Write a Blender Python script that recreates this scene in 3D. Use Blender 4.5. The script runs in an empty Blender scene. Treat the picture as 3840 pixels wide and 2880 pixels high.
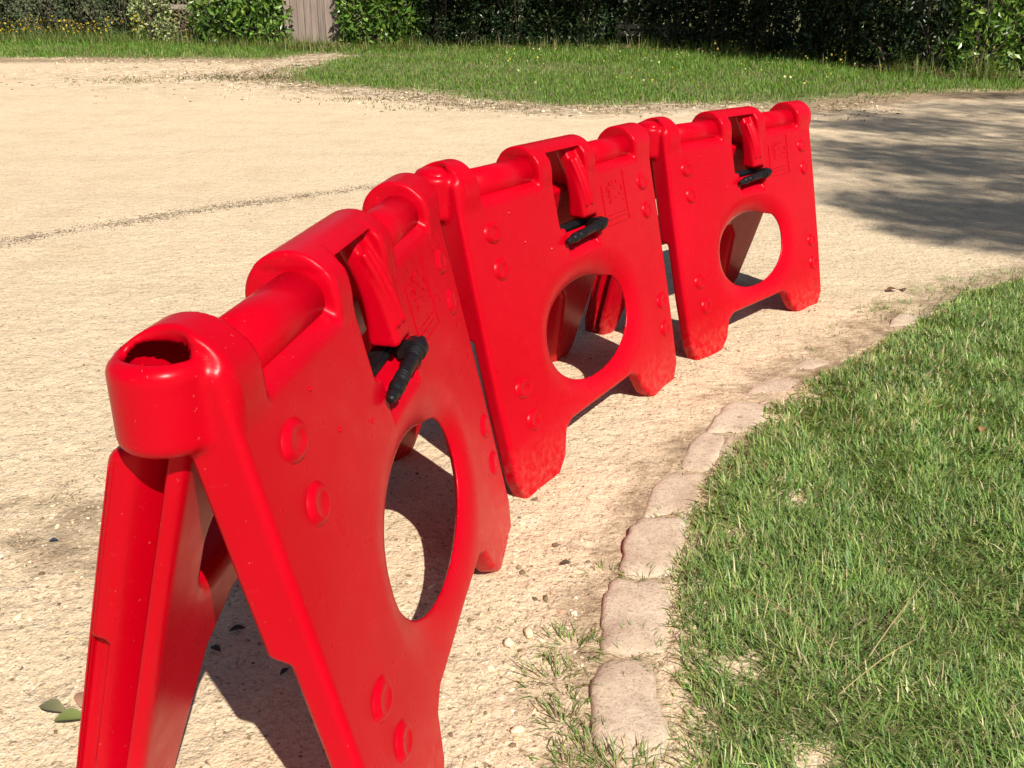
import bpy, bmesh, math, random
import numpy as np
from mathutils import Vector, Matrix

random.seed(7)
rng = np.random.default_rng(11)
scene = bpy.context.scene
COL = scene.collection

# ------------------------------------------------------------------ camera
CAM_H = 0.9238
PITCH = math.radians(22.0938)
ROLL = math.radians(0.4725)
cam = bpy.data.cameras.new('camera')
cam.sensor_fit = 'HORIZONTAL'
cam.sensor_width = 36.0
cam.lens = 0.88177 * 36.0
cam.clip_start = 0.02
cam.clip_end = 500
cam_ob = bpy.data.objects.new('camera', cam)
COL.objects.link(cam_ob)
cam_ob.matrix_world = (Matrix.Translation((0, 0, CAM_H)) @ Matrix.Rotation(math.pi / 2 - PITCH, 4, 'X')
                       @ Matrix.Rotation(ROLL, 4, 'Z'))
scene.camera = cam_ob

# ------------------------------------------------------------------ sky and sun
SUN = Vector((0.44, -0.84, 1.0)).normalized()          # direction towards the sun
SUN_EL = math.asin(SUN.z)
SUN_AZ = math.atan2(SUN.x, SUN.y)
world = bpy.data.worlds.new('World')
scene.world = world
world.use_nodes = True
wn = world.node_tree
bg = wn.nodes['Background']
sky = wn.nodes.new('ShaderNodeTexSky')
sky.sky_type = 'NISHITA'
sky.sun_disc = False
sky.sun_elevation = SUN_EL
sky.sun_rotation = SUN_AZ
wn.links.new(sky.outputs[0], bg.inputs['Color'])
bg.inputs['Strength'].default_value = 0.05
sun = bpy.data.lights.new('sun', 'SUN')
sun.energy = 5.0
sun.angle = math.radians(0.53)
sun.color = (1.0, 0.945, 0.86)
sun_ob = bpy.data.objects.new('sun', sun)
COL.objects.link(sun_ob)
sun_ob.rotation_euler = SUN.to_track_quat('Z', 'Y').to_euler()
sun_ob.location = SUN * 30

scene.view_settings.view_transform = 'Standard'
scene.view_settings.look = 'None'
scene.view_settings.exposure = 0.46
scene.view_settings.gamma = 1.0
scene.view_settings.use_curve_mapping = False


# ------------------------------------------------------------------ helpers
def tag(o, label=None, cat=None, group=None, kind=None):
    if label: o['label'] = label
    if cat: o['category'] = cat
    if group: o['group'] = group
    if kind: o['kind'] = kind
    return o


def empty(name, loc=(0, 0, 0), rz=0.0):
    o = bpy.data.objects.new(name, None)
    o.empty_display_size = 0.1
    COL.objects.link(o)
    o.location = loc
    o.rotation_euler = (0, 0, rz)
    return o


def link(name, mesh, mat=None, parent=None):
    o = bpy.data.objects.new(name, mesh)
    COL.objects.link(o)
    if mat is not None and not mesh.materials:
        mesh.materials.append(mat)
    if parent is not None:
        o.parent = parent
    return o


def mesh_np(name, V, F, smooth=False, cols=None, nside=None):
    """V (n,3), F (m,k) same-size faces."""
    V = np.asarray(V, np.float32)
    F = np.asarray(F, np.int32)
    me = bpy.data.meshes.new(name)
    m, k = F.shape
    me.vertices.add(len(V))
    me.vertices.foreach_set('co', V.ravel())
    me.loops.add(m * k)
    me.loops.foreach_set('vertex_index', F.ravel())
    me.polygons.add(m)
    me.polygons.foreach_set('loop_start', np.arange(0, m * k, k, dtype=np.int32))
    try:
        me.polygons.foreach_set('loop_total', np.full(m, k, np.int32))
    except Exception:
        pass
    me.polygons.foreach_set('use_smooth', np.full(m, smooth, bool))
    me.update(calc_edges=True)
    if cols is not None:
        a = me.color_attributes.new('tint', 'FLOAT_COLOR', 'POINT')
        c = np.ones((len(V), 4), np.float32)
        c[:, :cols.shape[1]] = cols
        a.data.foreach_set('color', c.ravel())
    me.validate()
    return me


def bm_mesh(bm, name, smooth=False):
    me = bpy.data.meshes.new(name)
    bmesh.ops.recalc_face_normals(bm, faces=bm.faces)
    bm.to_mesh(me)
    bm.free()
    if smooth:
        me.polygons.foreach_set('use_smooth', np.ones(len(me.polygons), bool))
    return me


def add_box(bm, lo, hi):
    vs = [bm.verts.new((x, y, z)) for x in (lo[0], hi[0]) for y in (lo[1], hi[1]) for z in (lo[2], hi[2])]
    for f in ((0, 1, 3, 2), (4, 6, 7, 5), (0, 4, 5, 1), (2, 3, 7, 6), (0, 2, 6, 4), (1, 5, 7, 3)):
        bm.faces.new([vs[i] for i in f])
    return vs


def tube_np(pts, radii, seg=8, cap=True):
    pts = [Vector(p) for p in pts]
    V, F = [], []
    up = Vector((0.13, 0.21, 0.97))
    for i, p in enumerate(pts):
        d = (pts[min(i + 1, len(pts) - 1)] - pts[max(i - 1, 0)]).normalized()
        a = d.cross(up)
        if a.length < 1e-3: a = d.cross(Vector((1, 0, 0)))
        a.normalize()
        b = d.cross(a)
        for k in range(seg):
            t = 2 * math.pi * k / seg
            V.append(p + (a * math.cos(t) + b * math.sin(t)) * radii[i])
    for i in range(len(pts) - 1):
        for k in range(seg):
            k2 = (k + 1) % seg
            F.append((i * seg + k, i * seg + k2, (i + 1) * seg + k2, (i + 1) * seg + k))
    if cap:
        for i, rev in ((0, True), (len(pts) - 1, False)):
            c = len(V)
            V.append(pts[i])
            for k in range(seg):
                k2 = (k + 1) % seg
                q = (i * seg + k, i * seg + k2, c, c)
                F.append(q)
    Vn = np.array([tuple(v) for v in V], np.float32)
    return Vn, F


def quads_to_mesh(name, V, F, smooth=True, cols=None):
    me = bpy.data.meshes.new(name)
    F2 = [tuple(dict.fromkeys(f)) for f in F]
    me.from_pydata([tuple(v) for v in V], [], F2)
    me.polygons.foreach_set('use_smooth', np.full(len(me.polygons), smooth, bool))
    bm = bmesh.new(); bm.from_mesh(me)
    bmesh.ops.recalc_face_normals(bm, faces=bm.faces)
    bm.to_mesh(me); bm.free()
    return me


# smooth value noise on numpy arrays
def vnoise(x, y, seed=0):
    x = np.asarray(x, float); y = np.asarray(y, float)
    xi = np.floor(x).astype(np.int64); yi = np.floor(y).astype(np.int64)
    fx = x - xi; fy = y - yi
    fx = fx * fx * (3 - 2 * fx); fy = fy * fy * (3 - 2 * fy)

    def hsh(a, b):
        n = (a * 374761393 + b * 668265263 + seed * 1442695041) & 0x7fffffff
        n = ((n ^ (n >> 13)) * 1274126177) & 0x7fffffff
        return ((n ^ (n >> 16)) & 0xffff) / 65535.0
    return ((hsh(xi, yi) * (1 - fx) + hsh(xi + 1, yi) * fx) * (1 - fy)
            + (hsh(xi, yi + 1) * (1 - fx) + hsh(xi + 1, yi + 1) * fx) * fy)


def fbm(x, y, seed=0, o=3):
    s = 0; a = .5
    for k in range(o):
        s = s + a * vnoise(x * 2 ** k, y * 2 ** k, seed + k); a *= .5
    return s / (1 - .5 ** o)


def poly_sd(px, py, poly, closed=True):
    """signed distance to polygon (negative inside)"""
    px = np.asarray(px, float); py = np.asarray(py, float)
    d = np.full(px.shape, 1e9); inside = np.zeros(px.shape, bool)
    n = len(poly)
    for i in range(n if closed else n - 1):
        ax, ay = poly[i]; bx, by = poly[(i + 1) % n]
        ex, ey = bx - ax, by - ay
        wx, wy = px - ax, py - ay
        t = np.clip((wx * ex + wy * ey) / (ex * ex + ey * ey + 1e-12), 0, 1)
        d = np.minimum(d, (wx - ex * t) ** 2 + (wy - ey * t) ** 2)
        c = (ay > py) != (by > py)
        xc = ax + (py - ay) * ex / (ey if abs(ey) > 1e-12 else 1e-12)
        inside ^= c & (px < xc)
    d = np.sqrt(d)
    return np.where(inside, -d, d) if closed else d


# ------------------------------------------------------------------ materials
def new_mat(name):
    m = bpy.data.materials.new(name)
    m.use_nodes = True
    nt = m.node_tree
    b = nt.nodes['Principled BSDF']
    return m, nt, b


def N(nt, t, **kw):
    n = nt.nodes.new(t)
    for k, v in kw.items():
        if k in n.inputs.keys() if hasattr(n.inputs, 'keys') else False:
            n.inputs[k].default_value = v
        else:
            setattr(n, k, v)
    return n


def noise(nt, vec, scale, detail=3, rough=.55):
    n = nt.nodes.new('ShaderNodeTexNoise')
    n.inputs['Scale'].default_value = scale
    n.inputs['Detail'].default_value = detail
    n.inputs['Roughness'].default_value = rough
    if vec is not None: nt.links.new(vec, n.inputs['Vector'])
    return n


def ramp(nt, fac, stops):
    r = nt.nodes.new('ShaderNodeValToRGB')
    el = r.color_ramp.elements
    while len(el) > 1: el.remove(el[-1])
    el[0].position = stops[0][0]
    c = stops[0][1]
    el[0].color = (*c, 1) if len(c) == 3 else c
    for p, c in stops[1:]:
        e = el.new(p); e.color = (*c, 1) if len(c) == 3 else c
    nt.links.new(fac, r.inputs['Fac'])
    return r


def g(v): return (v, v, v)


def mix(nt, fac, a, b, mode='MIX'):
    m = nt.nodes.new('ShaderNodeMix')
    m.data_type = 'RGBA'; m.blend_type = mode
    for sock, v in ((0, fac), (6, a), (7, b)):
        if isinstance(v, (int, float)): m.inputs[sock].default_value = v
        elif isinstance(v, tuple): m.inputs[sock].default_value = (*v, 1) if len(v) == 3 else v
        else: nt.links.new(v, m.inputs[sock])
    return m.outputs[2]


def bump(nt, b, height, strength=.5, dist=.01, prev=None):
    n = nt.nodes.new('ShaderNodeBump')
    n.inputs['Strength'].default_value = strength
    n.inputs['Distance'].default_value = dist
    nt.links.new(height, n.inputs['Height'])
    if prev is not None: nt.links.new(prev, n.inputs['Normal'])
    nt.links.new(n.outputs[0], b.inputs['Normal'])
    return n.outputs[0]


def objcoord(nt):
    return nt.nodes.new('ShaderNodeTexCoord').outputs['Object']


def worldpos(nt):
    return nt.nodes.new('ShaderNodeNewGeometry').outputs['Position']


def red_plastic():
    m, nt, b = new_mat('red moulded polyethylene')
    v = worldpos(nt)
    n1 = noise(nt, v, 3.2, 4)
    col = ramp(nt, n1.outputs['Fac'], [(.3, (.42, .0002, .0065)), (.7, (.49, .0004, .0105))])
    # scuffed, slightly bleached streaks
    mp = nt.nodes.new('ShaderNodeMapping'); mp.inputs['Scale'].default_value = (30, 30, 140); mp.inputs['Rotation'].default_value = (.5, .35, .2)
    nt.links.new(v, mp.inputs[0])
    n2 = noise(nt, mp.outputs[0], 1.0, 5, .75)
    sc = ramp(nt, n2.outputs['Fac'], [(.64, g(0)), (.76, g(.16))])
    c3 = mix(nt, sc.outputs[0], col.outputs[0], (.60, .10, .09))
    # fine pale specks of dust and grit
    n7 = noise(nt, v, 260, 2, .5)
    sp = ramp(nt, n7.outputs['Fac'], [(.72, g(0)), (.78, g(.25))])
    c3 = mix(nt, sp.outputs[0], c3, (.55, .25, .16))
    # road dust low on the feet
    sep = nt.nodes.new('ShaderNodeSeparateXYZ'); nt.links.new(v, sep.inputs[0])
    mr = nt.nodes.new('ShaderNodeMapRange'); nt.links.new(sep.outputs['Z'], mr.inputs['Value'])
    mr.inputs['From Min'].default_value = .12; mr.inputs['From Max'].default_value = .0
    mu = nt.nodes.new('ShaderNodeMath'); mu.operation = 'MULTIPLY'
    nt.links.new(mr.outputs[0], mu.inputs[0])
    n4 = noise(nt, v, 60, 5, .7)
    dr = ramp(nt, n4.outputs['Fac'], [(.42, g(0)), (.75, g(.28))])
    nt.links.new(dr.outputs[0], mu.inputs[1])
    c4 = mix(nt, mu.outputs[0], c3, (.45, .28, .17))
    nt.links.new(c4, b.inputs['Base Color'])
    n3 = noise(nt, v, 24, 4)
    rr = ramp(nt, n3.outputs['Fac'], [(.3, g(.25)), (.7, g(.36))])
    nt.links.new(rr.outputs[0], b.inputs['Roughness'])
    b.inputs['Specular IOR Level'].default_value = .11
    n5 = noise(nt, v, 11, 2)
    n6 = noise(nt, v, 420, 2)
    p = bump(nt, b, n5.outputs['Fac'], .16, .005)
    bump(nt, b, n6.outputs['Fac'], .08, .0006, p)
    return m


def black_plastic():
    m, nt, b = new_mat('black nylon')
    v = objcoord(nt)
    n = noise(nt, v, 90, 3)
    c = ramp(nt, n.outputs['Fac'], [(.3, (.003, .003, .0035)), (.8, (.010, .010, .011))])
    nt.links.new(c.outputs[0], b.inputs['Base Color'])
    b.inputs['Roughness'].default_value = .42; b.inputs['Specular IOR Level'].default_value = .3
    bump(nt, b, n.outputs['Fac'], .1, .001)
    return m


def tint_mat(name, rough=.5, spec=.4, transl=.0, mul=1.0, var=.25, nscale=30):
    """vertex-tinted material for leaves, blades, stones"""
    m, nt, b = new_mat(name)
    a = nt.nodes.new('ShaderNodeAttribute'); a.attribute_name = 'tint'
    n = noise(nt, worldpos(nt), nscale, 3)
    r = ramp(nt, n.outputs['Fac'], [(.3, g(1 - var)), (.7, g(1 + var * .6))])
    c = mix(nt, 1.0, a.outputs['Color'], r.outputs[0], 'MULTIPLY')
    nt.links.new(c, b.inputs['Base Color'])
    b.inputs['Roughness'].default_value = rough
    b.inputs['Specular IOR Level'].default_value = spec
    if transl > 0:
        t = nt.nodes.new('ShaderNodeBsdfTranslucent')
        c2 = mix(nt, 1.0, c, (1.25, 1.3, .55), 'MULTIPLY')
        nt.links.new(c2, t.inputs['Color'])
        mx = nt.nodes.new('ShaderNodeMixShader'); mx.inputs[0].default_value = transl
        out = nt.nodes['Material Output']
        nt.links.new(b.outputs[0], mx.inputs[1]); nt.links.new(t.outputs[0], mx.inputs[2])
        nt.links.new(mx.outputs[0], out.inputs['Surface'])
    return m, nt, b


def sand_ground():
    m, nt, b = new_mat('compacted sandy gravel')
    w = worldpos(nt)
    att = nt.nodes.new('ShaderNodeAttribute'); att.attribute_name = 'zones'
    sep = nt.nodes.new('ShaderNodeSeparateColor'); nt.links.new(att.outputs['Color'], sep.inputs[0])
    lawn, dirt, stony = sep.outputs[0], sep.outputs[1], sep.outputs[2]
    n_big = noise(nt, w, .9, 4)
    base = ramp(nt, n_big.outputs['Fac'], [(.3, (.69, .545, .355)), (.7, (.77, .625, .425))])
    n_mid = noise(nt, w, 14, 5, .65)
    c = mix(nt, .45, base.outputs[0], ramp(nt, n_mid.outputs['Fac'], [(.32, (.52, .395, .25)), (.62, (.79, .65, .455))]).outputs[0])
    # faint wheel-swept bands and greyer worn patches
    mpb = nt.nodes.new('ShaderNodeMapping'); mpb.inputs['Scale'].default_value = (.55, 2.6, 1); mpb.inputs['Rotation'].default_value = (0, 0, .55)
    nt.links.new(w, mpb.inputs[0])
    n_bd = noise(nt, mpb.outputs[0], 1.0, 5, .6)
    bd = ramp(nt, n_bd.outputs['Fac'], [(.48, g(0)), (.68, g(.34))])
    c = mix(nt, bd.outputs[0], c, (.50, .39, .27))
    n_pt = noise(nt, w, 2.3, 6, .7)
    ptc = ramp(nt, n_pt.outputs['Fac'], [(.48, g(0)), (.66, g(.45))])
    c = mix(nt, ptc.outputs[0], c, (.45, .325, .205))
    # grains and chips of two sizes
    v1 = nt.nodes.new('ShaderNodeTexVoronoi'); v1.inputs['Scale'].default_value = 230
    nt.links.new(w, v1.inputs['Vector'])
    s1 = nt.nodes.new('ShaderNodeSeparateColor'); nt.links.new(v1.outputs['Color'], s1.inputs[0])
    r1 = ramp(nt, s1.outputs[0], [(.0, (.30, .21, .13)), (.12, (.55, .39, .24)), (.5, (.66, .49, .31)), (.92, (.75, .60, .42)), (1, (.82, .72, .57))])
    c = mix(nt, .42, c, r1.outputs[0])
    v2 = nt.nodes.new('ShaderNodeTexVoronoi'); v2.inputs['Scale'].default_value = 95
    nt.links.new(w, v2.inputs['Vector'])
    s2 = nt.nodes.new('ShaderNodeSeparateColor'); nt.links.new(v2.outputs['Color'], s2.inputs[0])
    pick = ramp(nt, s2.outputs[1], [(.92, g(0)), (.96, g(.5))])
    r2 = ramp(nt, s2.outputs[0], [(.0, (.26, .17, .10)), (.4, (.50, .36, .23)), (.8, (.64, .49, .34)), (1, (.8, .73, .6))])
    c = mix(nt, pick.outputs[0], c, r2.outputs[0])
    # little dark specks
    n_sp = noise(nt, w, 85, 2, .5)
    sp = ramp(nt, n_sp.outputs['Fac'], [(.63, g(0)), (.69, g(.75))])
    c = mix(nt, sp.outputs[0], c, (.20, .13, .07))
    # dirt zones
    n_d = noise(nt, w, 9, 5, .7)
    dm = nt.nodes.new('ShaderNodeMath'); dm.operation = 'MULTIPLY_ADD'
    nt.links.new(n_d.outputs['Fac'], dm.inputs[0]); dm.inputs[1].default_value = 1.3
    sub = nt.nodes.new('ShaderNodeMath'); sub.operation = 'SUBTRACT'
    nt.links.new(dirt, sub.inputs[0]); sub.inputs[1].default_value = 1.05
    nt.links.new(sub.outputs[0], dm.inputs[2])
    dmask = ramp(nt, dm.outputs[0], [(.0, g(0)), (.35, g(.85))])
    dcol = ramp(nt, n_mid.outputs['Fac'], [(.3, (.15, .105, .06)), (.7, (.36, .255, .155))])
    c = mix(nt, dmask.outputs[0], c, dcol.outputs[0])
    # stony verge: pale and brown chips
    v3 = nt.nodes.new('ShaderNodeTexVoronoi'); v3.inputs['Scale'].default_value = 11
    nt.links.new(w, v3.inputs['Vector'])
    s3 = nt.nodes.new('ShaderNodeSeparateColor'); nt.links.new(v3.outputs['Color'], s3.inputs[0])
    r3 = ramp(nt, s3.outputs[0], [(0, (.22, .15, .09)), (.35, (.42, .31, .19)), (.7, (.62, .48, .33)), (1, (.78, .68, .52))])
    sm = nt.nodes.new('ShaderNodeMath'); sm.operation = 'MULTIPLY'; nt.links.new(stony, sm.inputs[0]); sm.inputs[1].default_value = .6
    c = mix(nt, sm.outputs[0], c, r3.outputs[0])
    # soil and thatch under grass
    n_l = noise(nt, w, 30, 4, .7)
    lc = ramp(nt, n_l.outputs['Fac'], [(.3, (.085, .095, .035)), (.55, (.165, .16, .07)), (.75, (.30, .26, .14))])
    n_e = noise(nt, w, 12, 4, .7)
    lm = nt.nodes.new('ShaderNodeMath'); lm.operation = 'ADD'
    nt.links.new(lawn, lm.inputs[0]); nt.links.new(n_e.outputs['Fac'], lm.inputs[1])
    lmask = ramp(nt, lm.outputs[0], [(.92, g(0)), (1.12, g(1))])
    c = mix(nt, lmask.outputs[0], c, lc.outputs[0])
    nt.links.new(c, b.inputs['Base Color'])
    b.inputs['Roughness'].default_value = .95
    b.inputs['Specular IOR Level'].default_value = .15
    nb1 = noise(nt, w, 70, 5, .7)
    nb2 = noise(nt, w, 22, 3)
    p = bump(nt, b, nb2.outputs['Fac'], .6, .025)
    p = bump(nt, b, nb1.outputs['Fac'], .9, .009, p)
    bump(nt, b, v1.outputs['Distance'], .35, .003, p)
    return m


def stone_mat(name, lo, hi, scale=60):
    m, nt, b = new_mat(name)
    v = worldpos(nt)
    n = noise(nt, v, scale, 6, .75)
    c = ramp(nt, n.outputs['Fac'], [(.3, lo), (.68, hi)])
    n2 = noise(nt, v, 9, 3)
    c2 = mix(nt, .35, c.outputs[0], ramp(nt, n2.outputs['Fac'], [(.35, (.36, .265, .18)), (.65, (.66, .56, .42))]).outputs[0])
    vo = nt.nodes.new('ShaderNodeTexVoronoi'); vo.inputs['Scale'].default_value = 330
    nt.links.new(v, vo.inputs['Vector'])
    s = nt.nodes.new('ShaderNodeSeparateColor'); nt.links.new(vo.outputs['Color'], s.inputs[0])
    dk = ramp(nt, s.outputs[0], [(.80, g(0)), (.88, g(.42))])
    c3 = mix(nt, dk.outputs[0], c2, (.20, .14, .11))
    nt.links.new(c3, b.inputs['Base Color'])
    b.inputs['Roughness'].default_value = .9
    b.inputs['Specular IOR Level'].default_value = .2
    nb = noise(nt, v, 150, 4, .7)
    p = bump(nt, b, n.outputs['Fac'], .6, .006)
    bump(nt, b, nb.outputs['Fac'], .6, .002, p)
    return m


def wood_mat():
    m, nt, b = new_mat('weathered fence wood')
    tc = objcoord(nt)
    mp = nt.nodes.new('ShaderNodeMapping'); mp.inputs['Scale'].default_value = (14, 14, .7)
    nt.links.new(tc, mp.inputs[0])
    n = noise(nt, mp.outputs[0], 3, 6, .7)
    oi = nt.nodes.new('ShaderNodeObjectInfo')
    c = ramp(nt, n.outputs['Fac'], [(.3, (.17, .135, .115)), (.7, (.34, .285, .245))])
    c2 = ramp(nt, oi.outputs['Random'], [(0, (.75, .72, .7)), (1, (1.15, 1.05, 1.0))])
    cc = mix(nt, 1.0, c.outputs[0], c2.outputs[0], 'MULTIPLY')
    nt.links.new(cc, b.inputs['Base Color'])
    b.inputs['Roughness'].default_value = .9
    bump(nt, b, n.outputs['Fac'], .5, .01)
    return m


def bark_mat():
    m, nt, b = new_mat('bark')
    mp = nt.nodes.new('ShaderNodeMapping'); mp.inputs['Scale'].default_value = (6, 6, 1.2)
    nt.links.new(objcoord(nt), mp.inputs[0])
    n = noise(nt, mp.outputs[0], 4, 6, .7)
    c = ramp(nt, n.outputs['Fac'], [(.3, (.05, .035, .025)), (.7, (.16, .12, .085))])
    nt.links.new(c.outputs[0], b.inputs['Base Color'])
    b.inputs['Roughness'].default_value = .95
    bump(nt, b, n.outputs['Fac'], .7, .03)
    return m


RED = red_plastic()
BLACK = black_plastic()
GROUND = sand_ground()
SETT = stone_mat('pinkish granite sett', (.39, .285, .20), (.65, .515, .375))
WOOD = wood_mat()
BARK = bark_mat()
LEAF = tint_mat('glossy evergreen leaf', .32, .5, .18, nscale=8)[0]
MATTLEAF = tint_mat('dull small leaf', .55, .3, .15, nscale=8)[0]
BLADE = tint_mat('grass blade', .5, .35, .28, nscale=12)[0]
PEBBLE = tint_mat('pebble stone', .85, .2, 0, nscale=120)[0]
PETAL = tint_mat('petal', .6, .2, .2, nscale=40, var=.1)[0]


# ------------------------------------------------------------------ the ground
def zg(y):
    y = np.asarray(y, float)
    return np.where(y < 5, 0, np.where(y < 20, .0026 * (y - 5) ** 2, .585 + .078 * (y - 20)))


LAWN = [(2.8, 3.95), (2.19, 3.53), (1.93, 3.36), (1.66, 3.20), (1.34, 2.85), (1.01, 2.51), (.785, 2.27), (.655, 2.11), (.545, 1.91),
        (.440, 1.76), (.357, 1.58), (.280, 1.35), (.243, 1.17), (.218, .97), (.212, .88), (.19, .70), (.16, .3), (.12, -.6),
        (8, -.6), (8, 6.5), (4.6, 5.2)]
VERGE = [(-14, 14.2), (-7.97, 14.85), (-6.64, 15.07), (-5.23, 15.19), (-4.04, 15.14), (-3.64, 15.32), (-3.25, 16.0), (-3.0, 15.6), (-3.3, 14.3),
         (-3.45, 12.85), (-2.32, 11.54), (-1.31, 11.1), (-.56, 10.3), (.42, 9.65), (1.66, 9.96), (2.41, 10.01), (3.09, 9.98), (4.22, 10.94),
         (5.54, 11.46), (6.27, 11.66), (30, 16), (60, 90), (-60, 90), (-40, 14)]
BARE = [(.67, 2.04, .045), (.585, 1.63, .050), (.345, 1.11, .036), (.78, 2.18, .05), (.40, .915, .040), (.43, 1.50, .03)]       # thin spots in the lawn


def lawn_d(x, y): return poly_sd(x, y, LAWN)


def axis_spacing(lo, hi, step, far_lo, far_hi, grow=1.16):
    a = list(np.arange(lo, hi + 1e-6, step))
    s = step; v = hi
    while v < far_hi:
        s *= grow; v += s; a.append(v)
    s = step; v = lo; bck = []
    while v > far_lo:
        s *= grow; v -= s; bck.append(v)
    return np.array(bck[::-1] + a)


def ground_z(X, Y):
    X = np.asarray(X, float); Y = np.asarray(Y, float)
    near = np.clip(1.3 - np.maximum(np.abs(X) - 2.5, 0) * .5 - np.maximum(np.abs(Y - 2.3) - 2.2, 0) * .5, 0, 1)
    Z = zg(Y) + near * (.010 * (fbm(X * 5, Y * 5, 3) - .5) + .006 * (fbm(X * 19, Y * 19, 9, 2) - .5))
    ld = lawn_d(X, Y)
    return Z + .012 / (1 + np.exp(np.clip((ld + .02) / .025, -40, 40))) * (ld < .3)


def build_ground():
    xs = axis_spacing(-1.6, 2.6, .028, -90, 90, 1.10)
    ys = axis_spacing(.4, 4.2, .028, -40, 160, 1.07)
    X, Y = np.meshgrid(xs, ys, indexing='ij')
    Z = ground_z(X, Y)
    ld = lawn_d(X, Y)
    lawn = 1 / (1 + np.exp(np.clip((ld + .02) / .025, -40, 40)))
    vd = poly_sd(X, Y, VERGE)
    vm = 1 / (1 + np.exp(np.clip((vd + .1) / .2, -40, 40)))
    lz = np.maximum(lawn, vm) * .62
    for bx, by, br in BARE:
        lz = lz * (1 - .55 * np.exp(-((X - bx) ** 2 + (Y - by) ** 2) / br ** 2))
    # darker trodden dirt: by the barriers on the left, under the edging, along the verge
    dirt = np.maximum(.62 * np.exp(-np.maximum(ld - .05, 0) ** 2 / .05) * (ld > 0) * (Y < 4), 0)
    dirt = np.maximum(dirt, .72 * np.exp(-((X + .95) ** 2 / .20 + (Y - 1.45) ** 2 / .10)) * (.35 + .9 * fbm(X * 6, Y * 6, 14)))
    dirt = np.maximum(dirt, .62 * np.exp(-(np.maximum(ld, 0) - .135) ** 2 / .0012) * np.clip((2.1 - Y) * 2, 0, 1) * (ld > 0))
    edge = np.exp(-np.maximum(vd, 0) ** 2 / .35) * (vd > -.5)
    dirt = np.maximum(dirt, edge * 1.0)
    bp = np.exp(-(((X + 3.3) / .9) ** 2 + ((Y - 13.2) / .9) ** 2))
    dirt = np.maximum(dirt, bp * 1.3)
    stony = np.exp(-(((X + 4.5) / 2.2) ** 2 + ((Y - 12.9) / 1.8) ** 2))
    stony = np.maximum(stony, np.exp(-np.maximum(vd, 0) ** 2 / .6) * (X > -4) * (X < 3))
    nx, ny = len(xs), len(ys)
    idx = np.arange(nx * ny).reshape(nx, ny)
    F = np.stack([idx[:-1, :-1], idx[1:, :-1], idx[1:, 1:], idx[:-1, 1:]], -1).reshape(-1, 4)
    V = np.stack([X, Y, Z], -1).reshape(-1, 3)
    me = mesh_np('ground', V, F, True)
    a = me.color_attributes.new('zones', 'FLOAT_COLOR', 'POINT')
    c = np.ones((len(V), 4), np.float32)
    c[:, 0] = lz.ravel(); c[:, 1] = dirt.ravel(); c[:, 2] = np.clip(stony, 0, 1).ravel()
    a.data.foreach_set('color', c.ravel())
    return tag(link('ground', me, GROUND), 'pale sandy gravel ground with patches of soil and turf', 'ground', kind='structure')


build_ground()

# ------------------------------------------------------------------ the barriers (signed distance modelling)
TILT = 0.236099
ZT = 0.761081
YR = -0.0275                     # mirror line of the rear panel
YC = -0.02                       # ridge line, measured outwards from the panel origin
CT, ST, TT = math.cos(TILT), math.sin(TILT), math.tan(TILT)


def to_local(u, s, n, rear=False):
    z = s * CT + n * ST
    yo = (ZT - s * CT) * TT + n * CT
    if rear: yo = 2 * YR - yo + .030 * z
    return u, -yo, z


def to_usn(yo, z):
    n = (yo - (ZT - z) * TT) * CT
    return (z - n * ST) / CT, n


AX_Z = .610
AS, AN = to_usn(YC, AX_Z)        # ridge axis in slope coordinates


def smin(a, b, k):
    h_ = np.maximum(k - np.abs(a - b), 0) / k
    return np.minimum(a, b) - h_ * h_ * k * .25


def smax(a, b, k): return -smin(-a, -b, k)


def box3(x, y, z, c, hsize, r):
    qx = np.abs(x - c[0]) - hsize[0] + r
    qy = np.abs(y - c[1]) - hsize[1] + r
    qz = np.abs(z - c[2]) - hsize[2] + r
    o = np.sqrt(np.maximum(qx, 0) ** 2 + np.maximum(qy, 0) ** 2 + np.maximum(qz, 0) ** 2)
    return o + np.minimum(np.maximum(qx, np.maximum(qy, qz)), 0) - r


def ellipse2(x, y, a, b):
    k0 = np.sqrt((x / a) ** 2 + (y / b) ** 2)
    k1 = np.sqrt((x / a ** 2) ** 2 + (y / b ** 2) ** 2) + 1e-9
    return k0 * (k0 - 1) / k1


OUT = [(.078, .004), (.195, .002), (.236, .032), (.262, .086), (.300, .104), (.632, .104), (.668, .086), (.700, .032), (.735, .002), (.862, .004),
       (.895, .04), (.908, .20), (.918, .45), (.920, .645), (.052, .645), (.050, .45), (.052, .20), (.060, .05)]


def sstep(x, a, b):
    t = np.clip((x - a) / (b - a), 0, 1)
    return t * t * (3 - 2 * t)


def panel_core(u, s, n, T, r, out=OUT):
    d2 = poly_sd(u, s, out) - .014
    mid = -T / 2
    qx = d2 + r
    qy = np.abs(n - mid) - T / 2 + r
    return np.sqrt(np.maximum(qx, 0) ** 2 + np.maximum(qy, 0) ** 2) + np.minimum(np.maximum(qx, qy), 0) - r


def hole_cut(u, s):
    return ellipse2(u - .482, s - .265, .172, .0915)


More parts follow.
